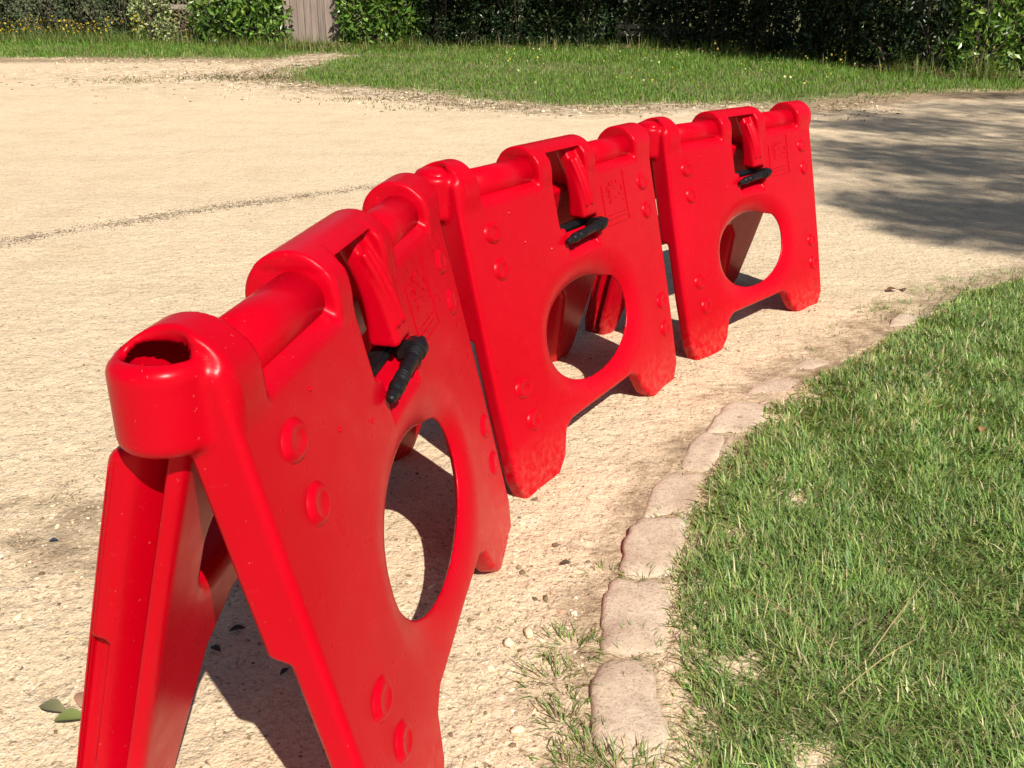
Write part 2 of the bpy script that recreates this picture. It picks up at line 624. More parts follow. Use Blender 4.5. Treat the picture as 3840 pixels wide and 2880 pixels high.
def sdf_front(u, s, n):
    T = .036 + .020 * sstep(s, .345, .362)
    d = panel_core(u, s, n, T, .010)
    d = smax(d, -hole_cut(u, s), .092)
    # collars round the ridge
    rad = np.sqrt((s - AS) ** 2 + (n - AN) ** 2)
    for a, b, R in ((.052, .112, .0600), (.345, .612, .0575), (.842, .952, .0565)):
        q = np.maximum(rad - R + .006, np.abs(u - (a + b) / 2) - (b - a) / 2 + .006)
        q2 = np.sqrt(np.maximum(rad - R + .006, 0) ** 2 + np.maximum(np.abs(u - (a + b) / 2) - (b - a) / 2 + .006, 0) ** 2) + np.minimum(q, 0) - .006
        d = smin(d, q2, .018)
    # recessed spans with a sloping ledge in front of the rail
    for a, b in ((.112, .345), (.612, .842)):
        cut = smax(np.abs(u - (a + b) / 2) - (b - a) / 2, -(s - .603 + n * .9) / 1.345, .012)
        d = smax(d, -cut, .008)
    # socket head at the left end: an upright rounded post end
    yo = (ZT - s * CT) * TT + n * CT
    z = s * CT + n * ST
    HY = YC - .008
    hr = np.sqrt((np.minimum(u - .053, 0)) ** 2 * 1.0 + (yo - HY) ** 2)
    hr = np.where(u > .053, np.abs(yo - HY), hr) - .0465 + .014
    hz = np.abs(z - .6045) - .0435 + .014
    hu = u - .105
    q = np.sqrt(np.maximum(hr, 0) ** 2 + np.maximum(hz, 0) ** 2) + np.minimum(np.maximum(hr, hz), 0) - .014
    q = np.maximum(q, hu)
    d = smin(d, q, .009)
    pit = np.maximum(ellipse2(u - .045, yo - HY, .0195, .0300), .60 - z)
    cav = np.maximum(ellipse2(u - .052, yo - HY, .037, .0385), np.maximum(.5705 - z, z - .6375 - .016 * sstep(u, .043, .064)))
    d = smax(d, -pit, .005)
    d = np.maximum(d, -cav)
    # hand hole under the grip
    sl = box3(u, s, n, (.480, .594, -.05), (.080, .092, .11), .010)
    # keep the grip above the opening
    grip = np.maximum(np.abs(u - .4785) - .15, np.maximum(rad - .057, .039 - (z - AX_Z)))
    d0 = d
    d = smax(d, -sl, .008)
    d = smin(d, np.maximum(grip, d0), .004)
    # inclined recess below the bolt
    wd = smax(np.abs(u - .497) - .075, np.maximum(.430 - s, s - .52), .006)
    wd = smax(wd, -(n + (s - .430) * .50) * .894, .006)
    d = smax(d, -wd, .005)
    # tongue that curves out of the opening
    tt = np.clip((.662 - s) / .155, 0, 1)
    ntop = -.020 + .026 * tt + .007 * np.sin(math.pi * tt)
    ul = .520 - .008 * tt
    ntop = ntop - .25 * np.maximum(u - .575, 0)
    arm = smax(smax(ul - u, u - .578, .006), np.maximum(.507 + .25 * np.maximum(-n, 0) - s, s - .672), .006)
    th = .030 + .022 * tt * tt
    arm = smax(arm, np.abs(n - ntop + th / 2) - th / 2, .012)
    ribd = np.minimum(np.abs(u - .527 + .003 * (1 - tt)), np.abs(u - .553 + .006 * (1 - tt)))
    rib = np.sqrt(ribd ** 2 + (n - ntop) ** 2) - .0062
    rib = np.maximum(rib, np.maximum(.535 - s, s - .645))
    arm = smin(arm, rib, .003)
    d = smin(d, arm, .007)
    return d


OUT_R = [(.078, .004), (.105, .003), (.124, .030), (.148, .13), (.182, .250), (.240, .300), (.690, .300), (.748, .250), (.782, .13), (.806, .030), (.825, .003),
         (.862, .004), (.895, .04), (.908, .20), (.918, .45), (.920, .645), (.052, .645), (.050, .45), (.052, .20), (.060, .05)]


def sdf_rear(u, s, n):
    T = .078
    d = panel_core(u, s, n, T, .014, OUT_R)
    # stepped ends: outer box, inset channel, inner flange
    e = np.minimum(u - .036, .934 - u)
    ch = np.maximum((e - (-.028 - n) * 1.25) / 1.6, -.060 - n)
    d = smax(d, -ch, .004)
    e2 = np.maximum(np.maximum(np.abs(n + .016) - .0090, e - .014), s - .355)
    d = smax(d, -e2, .003)
    d = smax(d, -box3(u, s, n, (.485, .415, -.04), (.352, .052, .3), .035), .022)
    sl = box3(u, s, n, (.478, .70, -.05), (.128, .115, .14), .012)
    d = smax(d, -sl, .008)
    cut = (s - .612 + .045 * (1 - sstep(u, .09, .12)) + n * .6) / 1.17
    d = smax(d, cut, .01)
    # inner brace bulge beside the hole
    return d


def surface_net(f, lo, hi, h):
    lo = np.array(lo); n = np.ceil((np.array(hi) - lo) / h).astype(int) + 1
    ax = [lo[i] + h * np.arange(n[i]) for i in range(3)]
    X, Y, Z = np.meshgrid(*ax, indexing='ij')
    Fv = f(X, Y, Z).astype(np.float32)
    ins = Fv < 0
    cnt = np.zeros(tuple(n - 1), np.int8)
    sh = [(i, j, k) for i in (0, 1) for j in (0, 1) for k in (0, 1)]
    sub = lambda A, o: A[o[0]:n[0] - 1 + o[0], o[1]:n[1] - 1 + o[1], o[2]:n[2] - 1 + o[2]]
    for o in sh: cnt += sub(ins, o)
    act = (cnt > 0) & (cnt < 8)
    ci = np.argwhere(act)
    idx = np.full(act.shape, -1, np.int64)
    idx[act] = np.arange(len(ci))
    pos = np.zeros((len(ci), 3)); wsum = np.zeros(len(ci))
    for a in sh:
        for axis in range(3):
            if a[axis]: continue
            bb = list(a); bb[axis] = 1
            fa = Fv[ci[:, 0] + a[0], ci[:, 1] + a[1], ci[:, 2] + a[2]]
            fb = Fv[ci[:, 0] + bb[0], ci[:, 1] + bb[1], ci[:, 2] + bb[2]]
            m = (fa < 0) != (fb < 0)
            t = np.where(m, fa / (fa - fb + 1e-20), 0)
            p = np.tile(np.array(a, float), (len(ci), 1)); p[:, axis] = t
            pos += p * m[:, None]; wsum += m
    P = lo + (ci + pos / wsum[:, None]) * h
    for it in range(3):                                   # pull vertices onto the surface
        e = h * .25
        v = f(P[:, 0], P[:, 1], P[:, 2])
        gx = (f(P[:, 0] + e, P[:, 1], P[:, 2]) - f(P[:, 0] - e, P[:, 1], P[:, 2])) / (2 * e)
        gy = (f(P[:, 0], P[:, 1] + e, P[:, 2]) - f(P[:, 0], P[:, 1] - e, P[:, 2])) / (2 * e)
        gz = (f(P[:, 0], P[:, 1], P[:, 2] + e) - f(P[:, 0], P[:, 1], P[:, 2] - e)) / (2 * e)
        g2 = np.maximum(gx * gx + gy * gy + gz * gz, .2)
        st = np.clip(v / g2, -h * .4, h * .4)
        P = P - .8 * np.stack([gx, gy, gz], -1) * st[:, None]
    Q = []
    for axis in range(3):
        o1, o2 = [(1, 2), (2, 0), (0, 1)][axis]
        A = [slice(None)] * 3; B = [slice(None)] * 3
        A[axis] = slice(0, n[axis] - 1); B[axis] = slice(1, n[axis])
        a_, b_ = ins[tuple(A)], ins[tuple(B)]
        e = np.argwhere(a_ != b_)
        ok = (e[:, o1] > 0) & (e[:, o2] > 0) & (e[:, o1] < n[o1] - 1) & (e[:, o2] < n[o2] - 1)
        e = e[ok]
        flip = a_[tuple(e.T)]
        def cid(d1, d2):
            c = e.copy(); c[:, o1] -= d1; c[:, o2] -= d2
            return idx[tuple(c.T)]
        q = np.stack([cid(1, 1), cid(0, 1), cid(0, 0), cid(1, 0)], -1)
        q[~flip] = q[~flip][:, ::-1]
        Q.append(q)
    Q = np.concatenate(Q)
    Q = Q[(Q >= 0).all(1)]
    return P, Q


def panel_mesh(name, f, lo, hi, h, rear):
    P, Q = surface_net(f, lo, hi, h)
    x, y, z = to_local(P[:, 0], P[:, 1], P[:, 2], rear)
    if rear: Q = Q[:, ::-1]
    # u,s,n -> x,-yo,z : handedness is kept
    return mesh_np(name, np.stack([x, y, z], -1), Q, True)


FRONT = panel_mesh('front_panel', sdf_front, (-.012, -.03, -.130), (.972, .722, .036), .0036, False)
REAR = panel_mesh('rear_panel', sdf_rear, (.012, -.03, -.098), (.958, .68, .018), .0046, True)


def lathe(profile, seg=20, axis='z'):
    """profile list of (r, h)"""
    V, F = [], []
    for r, hh in profile:
        for k in range(seg):
            t = 2 * math.pi * k / seg
            V.append((r * math.cos(t), r * math.sin(t), hh))
    for i in range(len(profile) - 1):
        for k in range(seg):
            k2 = (k + 1) % seg
            F.append((i * seg + k, i * seg + k2, (i + 1) * seg + k2, (i + 1) * seg + k))
    for i in (0, len(profile) - 1):
        c = len(V); V.append((0, 0, profile[i][1]))
        for k in range(seg):
            F.append((i * seg + k, i * seg + (k + 1) % seg, c))
    return V, F


def place_usn(V, u, s, n, su=1, ss=1, rear=False):
    """put points given in (du, ds, dn) onto the panel"""
    V = np.asarray(V, float)
    x, y, z = to_local(u + V[:, 0] * su, s + V[:, 1] * ss, n + V[:, 2], rear)
    return np.stack([x, y, z], -1)


# raised oval studs
bp = [(1.10, -.004), (1.0, .0002), (.92, .0022), (.82, .0045), (.70, .0059), (.58, .0060), (.46, .0047), (.30, .0040), (.12, .0038)]
bossV, bossF = lathe(bp, 22)
STUDS = [(.133, .545), (.137, .470), (.131, .222), (.147, .146), (.857, .545), (.860, .470), (.866, .222), (.862, .146)]


def stud_mesh(i, rear):
    u, s = STUDS[i]
    su, ss = ((.031, .0225) if i % 2 == 0 else (.027, .0235))
    return quads_to_mesh('stud', place_usn(bossV, u, s, 0, su, ss, rear), bossF, True)


studs_f = [stud_mesh(i, False) for i in range(8)]
studs_r = [stud_mesh(i, True) for i in range(8)]

# rail through the collars
RAILS = []
for a, b in ((.09, .40), (.592, .90)):
    V, F = tube_np([(a, -YC - .007, AX_Z - .002), ((a + b) / 2, -YC - .007, AX_Z - .002), (b, -YC - .007, AX_Z - .002)], [.0365] * 3, 36)
    RAILS.append(quads_to_mesh('top_rail', V, F, True))

# raised mould marks on the panel: a frame, worn unreadable relief, pips
def marks_mesh():
    V, F = [], []

    def stroke(p, q, w=.0016, hgt=.0016):
        p = np.array(p); q = np.array(q); d = q - p; L = np.hypot(*d); d = d / L; nn = np.array([-d[1], d[0]]) * w / 2
        o = len(V)
        for a in (p - nn, q - nn, q + nn, p + nn):
            V.append((a[0], a[1], -.0015))
        for a in (p - nn * .6, q - nn * .6, q + nn * .6, p + nn * .6):
            V.append((a[0], a[1], hgt))
        for f in ((4, 5, 6, 7), (0, 1, 5, 4), (1, 2, 6, 5), (2, 3, 7, 6), (3, 0, 4, 7)):
            F.append(tuple(o + i for i in f))
    rr = random.Random(5)
    stroke((.622, .568), (.622, .486)); stroke((.748, .590), (.748, .478))
    stroke((.632, .468), (.752, .468)); stroke((.752, .468), (.748, .480))
    for s_ in (.492, .482):
        u_ = .640
        while u_ < .735:
            L = rr.uniform(.012, .03); stroke((u_, s_), (min(u_ + L, .738), s_), .0022); u_ += L + .004
    for k in range(26):
        u_, s_ = rr.uniform(.64, .735), rr.uniform(.515, .565)
        if rr.random() < .55: stroke((u_, s_), (u_ + rr.uniform(.006, .018), s_ + rr.uniform(-.002, .002)))
        else: stroke((u_, s_), (u_ + rr.uniform(-.003, .003), s_ + rr.uniform(.005, .011)))
    hv, hf = lathe([(.0034, -.001), (.0031, .0008), (.0022, .0019), (.0009, .0023)], 8)
    for u_, s_ in ((.205, .572), (.345, .470), (.245, .505)):
        o = len(V)
        for a, b, c in hv: V.append((u_ + a * 1.25, s_ + b * .95, c))
        F.extend(tuple(o + i for i in f) for f in hf)
    return quads_to_mesh('mould_marks', place_usn(V, 0, 0, 0), F, False)


MARKS = marks_mesh()

# mould seam down the end of the socket head and leg edges
sv, sf = [], []
def seam(pts, r=.0011):
    V, F = tube_np(pts, [r] * len(pts), 6)
    o = sum(len(v) for v in sv); sv.append(V); sf.extend(tuple(i + o for i in f) for f in F)
seam([(.0155, -YC + .004, .652), (.0118, -YC + .004, .64), (.0118, -YC + .004, .61), (.0118, -YC + .004, .582), (.0165, -YC + .004, .566)])
SEAM = quads_to_mesh('mould_seam', np.concatenate(sv), sf, True)

sv, sf = [], []
seam([to_local(.0358 + .001 * math.sin(s_ * 9), s_, -.0075, True) for s_ in np.linspace(.06, .56, 26)], .0009)
SEAM_R = quads_to_mesh('mould_seam', np.concatenate(sv), sf, True)

# black spring bolt: sleeve with ribs, knob, end collar, bracket
def rod_mesh(name, prof, u0, s0, n0):
    V, F = lathe([(r * .86, hh) for hh, r in prof], 20)
    V = np.array(V)
    W = np.stack([V[:, 2], V[:, 0], V[:, 1]], -1)          # axis along u
    x, y, z = to_local(u0 + W[:, 0], s0 + W[:, 1] + .065 * W[:, 0], n0 + W[:, 2])
    return quads_to_mesh(name, np.stack([x, y, z], -1), F, False)


prof = [(.050, .009)]
for q in (.052, .060, .068):
    prof += [(q, .0105), (q + .001, .0128), (q + .004, .0128), (q + .005, .0108)]
prof += [(.076, .0118), (.110, .0125), (.128, .0130)]
for q in (.129, .137, .145):
    prof += [(q, .0125), (q + .001, .0152), (q + .004, .0152), (q + .005, .0125)]
prof += [(.153, .0145)]
SLEEVE = rod_mesh('sleeve', prof, .404, .4735, .010)
KNOB = rod_mesh('knob', [(-.004, .003), (-.002, .0065), (.004, .0088), (.012, .0095), (.019, .0088), (.024, .0118), (.034, .0135), (.042, .0132), (.048, .0105), (.051, .0092)], .404, .4735, .010)
COLLAR = rod_mesh('end_collar', [(.152, .0145), (.153, .0178), (.170, .0190), (.176, .0165), (.177, .012), (.184, .012), (.185, .0095), (.196, .0090), (.198, .006)], .404, .4735, .010)


def bracket_mesh():
    bm = bmesh.new()
    add_box(bm, (.412, .489, -.050), (.562, .5055, -.020))
    add_box(bm, (.556, .474, -.022), (.588, .5005, .014))
    bmesh.ops.bevel(bm, geom=list(bm.edges), offset=.004, segments=2, affect='EDGES')
    for v in bm.verts: v.co = Vector(to_local(v.co.x, v.co.y, v.co.z))
    return bm_mesh(bm, 'bracket')


BRACKET = bracket_mesh()

# floor pads under the four feet keep the barrier standing: rubber feet inside the foot tips
BARRIERS = [((-.28928, .69018), 1.44514, 'nearest red barrier with an open oval socket at its near end'),
            ((-.15629, 1.67859), 1.02723, 'middle red barrier of the chain, linked between the nearest and the farthest one'),
            ((.36057, 2.53743), .84055, 'farthest red barrier, standing next to the tree-shaded stretch of gravel')]


def pin_mesh():
    V, F = lathe([(1.0, .585), (1.0, .640), (.96, .648), (.84, .6545), (.6, .6585), (.3, .660), (.1, .6602)], 24)
    V = np.array(V)
    return quads_to_mesh('link_pin', np.stack([.047 + V[:, 0] * .0290, -(YC - .008) + V[:, 1] * .0370, V[:, 2] + .004 * V[:, 0]], -1), F, True)


PIN = pin_mesh()


def make_barrier(loc, head, label, k):
    root = empty('folding_barrier', (loc[0], loc[1], 0), head)
    tag(root, label, 'barrier', 'red plastic A-frame barriers linked in a curved row')
    fp = link('front_panel', FRONT, RED, root)
    for m in studs_f: link('stud', m, RED, fp)
    link('mould_marks', MARKS, RED, fp)['kind'] = 'stuff'
    link('mould_seam', SEAM, RED, fp)
    rp = link('rear_panel', REAR, RED, root)
    link('mould_seam', SEAM_R, RED, rp)
    for m in studs_r: link('stud', m, RED, rp)
    for m in RAILS: link('top_rail', m, RED, root)
    if k > 0: link('link_pin', PIN, RED, root)
    br = link('locking_bolt', BRACKET, BLACK, root)
    br['label'] = 'black spring bolt under the curved tongue'
    link('sleeve', SLEEVE, BLACK, br)
    link('knob', KNOB, BLACK, br)
    link('end_collar', COLLAR, BLACK, br)
    return root


for k, (loc, head, label) in enumerate(BARRIERS):
    make_barrier(loc, head, label, k)

# ------------------------------------------------------------------ granite edging
def sett_mesh(quad, top, seed):
    """rounded rough stone over a ground quad (far-left, far-right, near-right, near-left)"""
    q = [np.array(p) for p in quad]
    c = sum(q) / 4
    n = 14
    t = np.linspace(-1, 1, n)
    V, idx = [], {}
    bm = bmesh.new()
    r = bmesh.ops.create_cube(bm, size=2)
    bmesh.ops.subdivide_edges(bm, edges=list(bm.edges), cuts=11, use_grid_fill=True)
    for v in bm.verts:
        x, y, z = v.co
        # superellipse rounding
        m = max(abs(x), abs(y), abs(z))
        pw = 4.2 if seed == 1 else 6.5
        l = (abs(x) ** pw + abs(y) ** pw + abs(z) ** pw) ** (1 / pw)
        x, y, z = x / l * m, y / l * m, z / l * m
        a = (1 - x) / 2; b = (1 + y) / 2
        P = (q[0] * a + q[1] * (1 - a)) * b + (q[3] * a + q[2] * (1 - a)) * (1 - b)
        nz = float(vnoise(P[0] * 45 + seed * 7, P[1] * 45 + z * 2, seed)) - .5
        nz2 = float(vnoise(P[0] * 16 + seed * 3, P[1] * 16, seed + 5)) - .5
        d = (P - c); L = np.hypot(*d) + 1e-6
        P = P + d / L * (.003 + nz * .008 + nz2 * .009)
        zz = -.06 + (z + 1) / 2 * (.06 + top) + (nz * .005 + nz2 * .009) * (z > 0)
        v.co = (P[0], P[1], zz)
    me = bm_mesh(bm, 'edging_stone', True)
    return me


SETTS = [([(.126, 1.140), (.224, 1.138), (.221, .912), (.116, .928)], 0.0105),
         ([(.174, 1.356), (.280, 1.350), (.252, 1.152), (.138, 1.156)], 0.0093),
         ([(.248, 1.566), (.352, 1.558), (.292, 1.358), (.188, 1.364)], 0.0081),
         ([(.328, 1.772), (.437, 1.762), (.364, 1.568), (.260, 1.575)], 0.0056),
         ([(.448, 1.972), (.515, 1.965), (.440, 1.773), (.364, 1.780)], 0.0050),
         ([(.519, 1.964), (.566, 1.957), (.491, 1.768), (.444, 1.772)], 0.0037),
         ([(.563, 2.163), (.684, 2.158), (.582, 1.968), (.466, 1.979)], 0.0043),
         ([(.688, 2.330), (.815, 2.325), (.710, 2.168), (.588, 2.172)], 0.0019),
         ([(.860, 2.500), (.985, 2.505), (.860, 2.345), (.740, 2.345)], 0.0003),
         ([(1.050, 2.715), (1.180, 2.72), (1.050, 2.56), (.930, 2.560)], -0.0006),
         ([(1.330, 2.955), (1.450, 2.950), (1.340, 2.815), (1.220, 2.805)], 0.0037),
         ([(1.610, 3.165), (1.735, 3.170), (1.590, 3.030), (1.475, 3.015)], 0.0025),
         ([(1.86, 3.37), (1.98, 3.36), (1.87, 3.24), (1.76, 3.24)], 0.0019)]
edging = empty('stone_edging', (.12, .95, 0))
tag(edging, 'curved row of worn pinkish granite stones between gravel and lawn', 'stone edging')
for i, (q, top) in enumerate(SETTS):
    o = link('stone', sett_mesh(q, top, i + 1), SETT, edging)
    o.location = (-.12, -.95, 0)


# ------------------------------------------------------------------ grass
def blades(x, y, z, length, width, lean, az, tint, segs=3, curl=1.0):
    """bent tapering blades; returns V, F (tris), cols"""
    n = len(x)
    ang = az
    dx, dy = np.cos(ang), np.sin(ang)
    px, py = -dy, dx
    V = np.zeros((n, 2 * segs + 1, 3), np.float32)
    cz = np.zeros(n); ch = np.zeros(n)
    a = lean * .35
    for k in range(segs + 1):
        w = width * (1 - (k / segs) ** 1.6) * .5
        bx, by, bz = x + dx * ch, y + dy * ch, z + cz
        if k < segs:
            V[:, 2 * k] = np.stack([bx - px * w, by - py * w, bz], -1)
            V[:, 2 * k + 1] = np.stack([bx + px * w, by + py * w, bz], -1)
        else:
            V[:, 2 * k] = np.stack([bx, by, bz], -1)
        a = np.minimum(a + lean * curl / segs, 1.75)
        st = length / segs
        ch = ch + np.sin(a) * st; cz = cz + np.cos(a) * st
    F = []
    nb = 2 * segs + 1
    base = (np.arange(n) * nb)[:, None]
    tri = []
    for k in range(segs - 1):
        tri += [(2 * k, 2 * k + 1, 2 * k + 3), (2 * k, 2 * k + 3, 2 * k + 2)]
    tri += [(2 * segs - 2, 2 * segs - 1, 2 * segs)]
    F = (base[:, :, None] + np.array(tri)[None]).reshape(-1, 3)
    sh = np.linspace(.62, 1.12, nb)[None, :, None]
    C = np.repeat(tint[:, None, :], nb, 1)
    return V.reshape(-1, 3), F, C.reshape(-1, 3)


def pick_tints(n, table, r):
    cols = np.array([c for c, w in table]); w = np.array([w for c, w in table], float)
    k = r.choice(len(table), n, p=w / w.sum())
    return cols[k] * r.uniform(.78, 1.22, (n, 1)) * r.uniform(.94, 1.06, (n, 3))


GREENS = [((.165, .275, .064), 5), ((.210, .320, .075), 4), ((.110, .205, .056), 4), ((.310, .385, .110), 2.8), ((.58, .52, .30), 1.2), ((.38, .31, .16), .7)]
DRY = [((.17, .23, .06), 3), ((.46, .38, .19), 3), ((.30, .23, .12), 2), ((.24, .28, .08), 2)]


def near_lawn():
    r = np.random.default_rng(3)
    n = 1150000
    # sample wedge seen by the camera, plus a margin
    x = r.uniform(.10, 4.4, n); y = r.uniform(.45, 4.6, n)
    keep = (x < y * .68 + .55)
    x, y = x[keep], y[keep]
    dist = np.hypot(x, y)
    ld = lawn_d(x, y) + .05 * (fbm(x * 9, y * 9, 21) - .5) + .025 * (fbm(x * 31, y * 31, 22) - .5)
    p = np.clip((-ld + .004) / .05, 0, 1) ** .7
    for bx, by, br in BARE:
        p = p * (1 - .80 * np.exp(-((x - bx) ** 2 + (y - by) ** 2) / br ** 2))
    thin = fbm(x * 3.4, y * 3.4, 33)
    p = p * np.clip(.75 + 1.0 * (thin - .30), .7, 1.0)
    p = p * np.clip(2.6 / (dist + .35), .4, 1)
    k = r.random(len(x)) < p
    x, y, ld = x[k], y[k], ld[k]
    n = len(x)
    dist = np.hypot(x, y)
    cl = fbm(x * 7, y * 7, 41)
    edge = np.clip(1 + ld / .12, 0, 1)
    L = r.uniform(.013, .044, n) * (.75 + .65 * cl) * (1 - .25 * edge)
    wd = (.0013 + .0028 * r.random(n) ** 1.7) * np.clip(dist / 1.4, .9, 1.9)
    lean = np.clip(r.normal(1.0, .42, n), .10, 1.75)
    az = 2 * math.pi * fbm(x * 5, y * 5, 55) * 2.2 + r.normal(0, 1.4, n)
    dry = r.random(n) < np.clip(.03 + .38 * edge + .9 * (fbm(x * 4, y * 4, 61) - .62), 0, .75)
    tint = pick_tints(n, GREENS, r)
    tint[dry] = pick_tints(int(dry.sum()), DRY, r)
    tint = tint * (.88 + .36 * fbm(x * 2.6, y * 2.6, 71))[:, None]
    V, F, C = blades(x, y, ground_z(x, y) - .003, L, wd, lean, az, tint)
    o = link('lawn_grass', mesh_np('lawn_grass', V, F, False, C), BLADE)
    tag(o, 'short sunlit lawn grass right of the stone edging', 'grass', kind='stuff')
    return n


def tuft(x, y, n, spread, L0, r, table):
    a = r.uniform(0, 2 * math.pi, n); d = spread * np.sqrt(r.random(n))
    px, py = x + np.cos(a) * d, y + np.sin(a) * d
    tint = pick_tints(n, table, r)
    return blades(px, py, ground_z(px, py) - .001, r.uniform(.5, 1.1, n) * L0, r.uniform(.0016, .0028, n), np.clip(r.normal(1.1, .35, n), .2, 1.7),
                  a + r.normal(0, .5, n), tint)


def cat(parts):
    Vs, Fs, Cs, o = [], [], [], 0
    for V, F, C in parts:
        Vs.append(V); Fs.append(F + o); Cs.append(C); o += len(V)
    return np.concatenate(Vs), np.concatenate(Fs), np.concatenate(Cs)


nlawn = near_lawn()
r = np.random.default_rng(17)
parts = []
for q in range(46):
    parts.append(tuft(r.normal(-.98, .22), r.normal(1.46, .17), int(r.integers(5, 14)), .022, .014, r, [((.24, .20, .10), 3), ((.17, .17, .07), 2), ((.34, .27, .15), 2)]))
for x, y, n, sp, L in ((.095, 1.17, 70, .05, .04), (.065, 1.09, 60, .045, .045), (.10, 1.03, 40, .04, .035), (.075, 1.0, 50, .04, .035), (.12, .93, 90, .06, .035),
                       (.08, .91, 60, .05, .03), (.19, 1.155, 90, .05, .035), (.24, 1.36, 60, .04, .03), (.17, 1.365, 40, .04, .025), (.30, 1.575, 40, .04, .025),
                       (.40, 1.775, 30, .04, .02), (.54, 1.97, 20, .03, .02), (1.25, 2.93, 90, .09, .035), (1.36, 2.99, 120, .10, .04), (1.55, 3.17, 110, .1, .04),
                       (1.72, 3.30, 120, .1, .05), (.03, 1.2, 16, .05, .02), (.16, .9, 100, .06, .04), (1.95, 3.42, 150, .12, .05),
                       (.88, 2.53, 40, .06, .025), (1.05, 2.75, 40, .06, .025)):
    parts.append(tuft(x, y, n, sp, L, r, DRY + GREENS[:3]))
V, F, C = cat(parts)
tag(link('edge_grass', mesh_np('edge_grass', V, F, False, C), BLADE), 'straggling grass tufts growing between the edging stones', 'grass', kind='stuff')

# long dry straws lying in the lawn
for (p0, p1, p2, lab) in (((.545, 1.115), (.62, 1.20), (.735, 1.335), 'long straw stalk lying at the right of the lawn, leaning up and away'),
                          ((.395, 1.29), (.45, 1.20), (.52, 1.08), 'pale straw stalk near the second nearest edging stone'),
                          ((.47, 1.03), (.55, 1.09), (.64, 1.16), 'short broken straw crossing below the long stalk')):
    pts = []
    for t in np.linspace(0, 1, 9):
        a = np.array(p0) * (1 - t) ** 2 + 2 * np.array(p1) * t * (1 - t) + np.array(p2) * t * t
        pts.append((a[0], a[1], .030 + .012 * math.sin(t * 3)))
    Vt, Ft = tube_np(pts, list(np.linspace(.0011, .0005, 9)), 5)
    me = quads_to_mesh('straw_stalk', Vt, Ft, True)
    at = me.color_attributes.new('tint', 'FLOAT_COLOR', 'POINT')
    at.data.foreach_set('color', np.tile(np.array([.50, .40, .20, 1], np.float32), len(Vt)))
    tag(link('straw_stalk', me, BLADE), lab, 'straw')


def verge_grass():
    r = np.random.default_rng(5)
    n = 340000
    x = r.uniform(-13, 11, n); y = r.uniform(9.2, 19.5, n)
    k = np.abs(x) < y * .60 + 1.5
    x, y = x[k], y[k]
    vd = poly_sd(x, y, VERGE) + .55 * (fbm(x * 1.6, y * 1.6, 81) - .5) + .25 * (fbm(x * 6, y * 6, 82) - .5)
    p = np.clip(-vd / .55, 0, 1)
    # trodden bare strip before the gate
    p = p * (1 - .85 * np.exp(-(((x + 2.6) / 1.5) ** 2 + ((y - 15.9) / .45) ** 2)))
    p = p * np.clip(.35 + 1.3 * (fbm(x * .9, y * .9, 83) - .2), .25, 1)
    k = r.random(len(x)) < p
    x, y, vd = x[k], y[k], vd[k]
    n = len(x)
    tall = np.clip((y - 14.5 + np.maximum(x, 0) * .55) / 3.0, 0, 1)
    L = r.uniform(.035, .095, n) * (.6 + .7 * fbm(x * 1.3, y * 1.3, 84)) * (1 + .6 * tall)
    tint = pick_tints(n, [((.135, .260, .032), 5), ((.105, .215, .030), 4), ((.19, .30, .042), 3), ((.29, .29, .085), 1.0), ((.36, .30, .12), .5)], r)
    dry = r.random(n) < np.clip(1 + vd / .5, 0, 1) * .55
    tint[dry] = pick_tints(int(dry.sum()), DRY, r)
    V, F, C = blades(x, y, zg(y), L, r.uniform(.006, .013, n), np.clip(r.normal(.7, .35, n), .1, 1.6), r.uniform(0, 6.28, n), tint, 2)
    tag(link('verge_grass', mesh_np('verge_grass', V, F, False, C), BLADE), 'strip of rough green grass in front of the hedges', 'grass', kind='stuff')
    return n


nverge = verge_grass()


def dry_weeds():
    r = np.random.default_rng(8)
    n = 120000
    x = r.uniform(-6.2, 4.5, n); y = r.uniform(8.8, 14.5, n)
    vd = poly_sd(x, y, VERGE)
    p = .22 * np.exp(-np.maximum(vd, 0) / .28) * (vd > -.1) + .8 * np.exp(-(((x + 3.55) / .75) ** 2 + ((y - 12.7) / .45) ** 2)) + .35 * np.exp(-(((x + 4.9) / .5) ** 2 + ((y - 12.2) / .3) ** 2))
    p = p + .35 * np.exp(-(((x + 1.6) / .6) ** 2 + ((y - 10.4) / .25) ** 2)) + .3 * np.exp(-(((x + .4) / .8) ** 2 + ((y - 9.7) / .25) ** 2))
    p = p * (fbm(x * 2.2, y * 3.5, 87) > .42)
    k = r.random(n) < p
    x, y = x[k], y[k]; n = len(x)
    tint = pick_tints(n, [((.17, .13, .06), 4), ((.12, .12, .04), 3), ((.26, .20, .10), 2), ((.10, .14, .03), 2)], r)
    V, F, C = blades(x, y, zg(y), r.uniform(.02, .055, n), r.uniform(.006, .013, n), np.clip(r.normal(1.0, .35, n), .2, 1.7), r.uniform(0, 6.28, n), tint, 2)
    tag(link('dry_weeds', mesh_np('dry_weeds', V, F, False, C), BLADE), 'low brownish weeds on the stony ground before the verge', 'weeds', kind='stuff')


dry_weeds()


# ------------------------------------------------------------------ loose stones and litter on the gravel
def ico_points(sub):
    bm = bmesh.new()
    bmesh.ops.create_icosphere(bm, subdivisions=sub, radius=1)
    bm.verts.ensure_lookup_table()
    V = np.array([v.co[:] for v in bm.verts]); F = np.array([[v.index for v in f.verts] for f in bm.faces])
    bm.free()
    return V, F


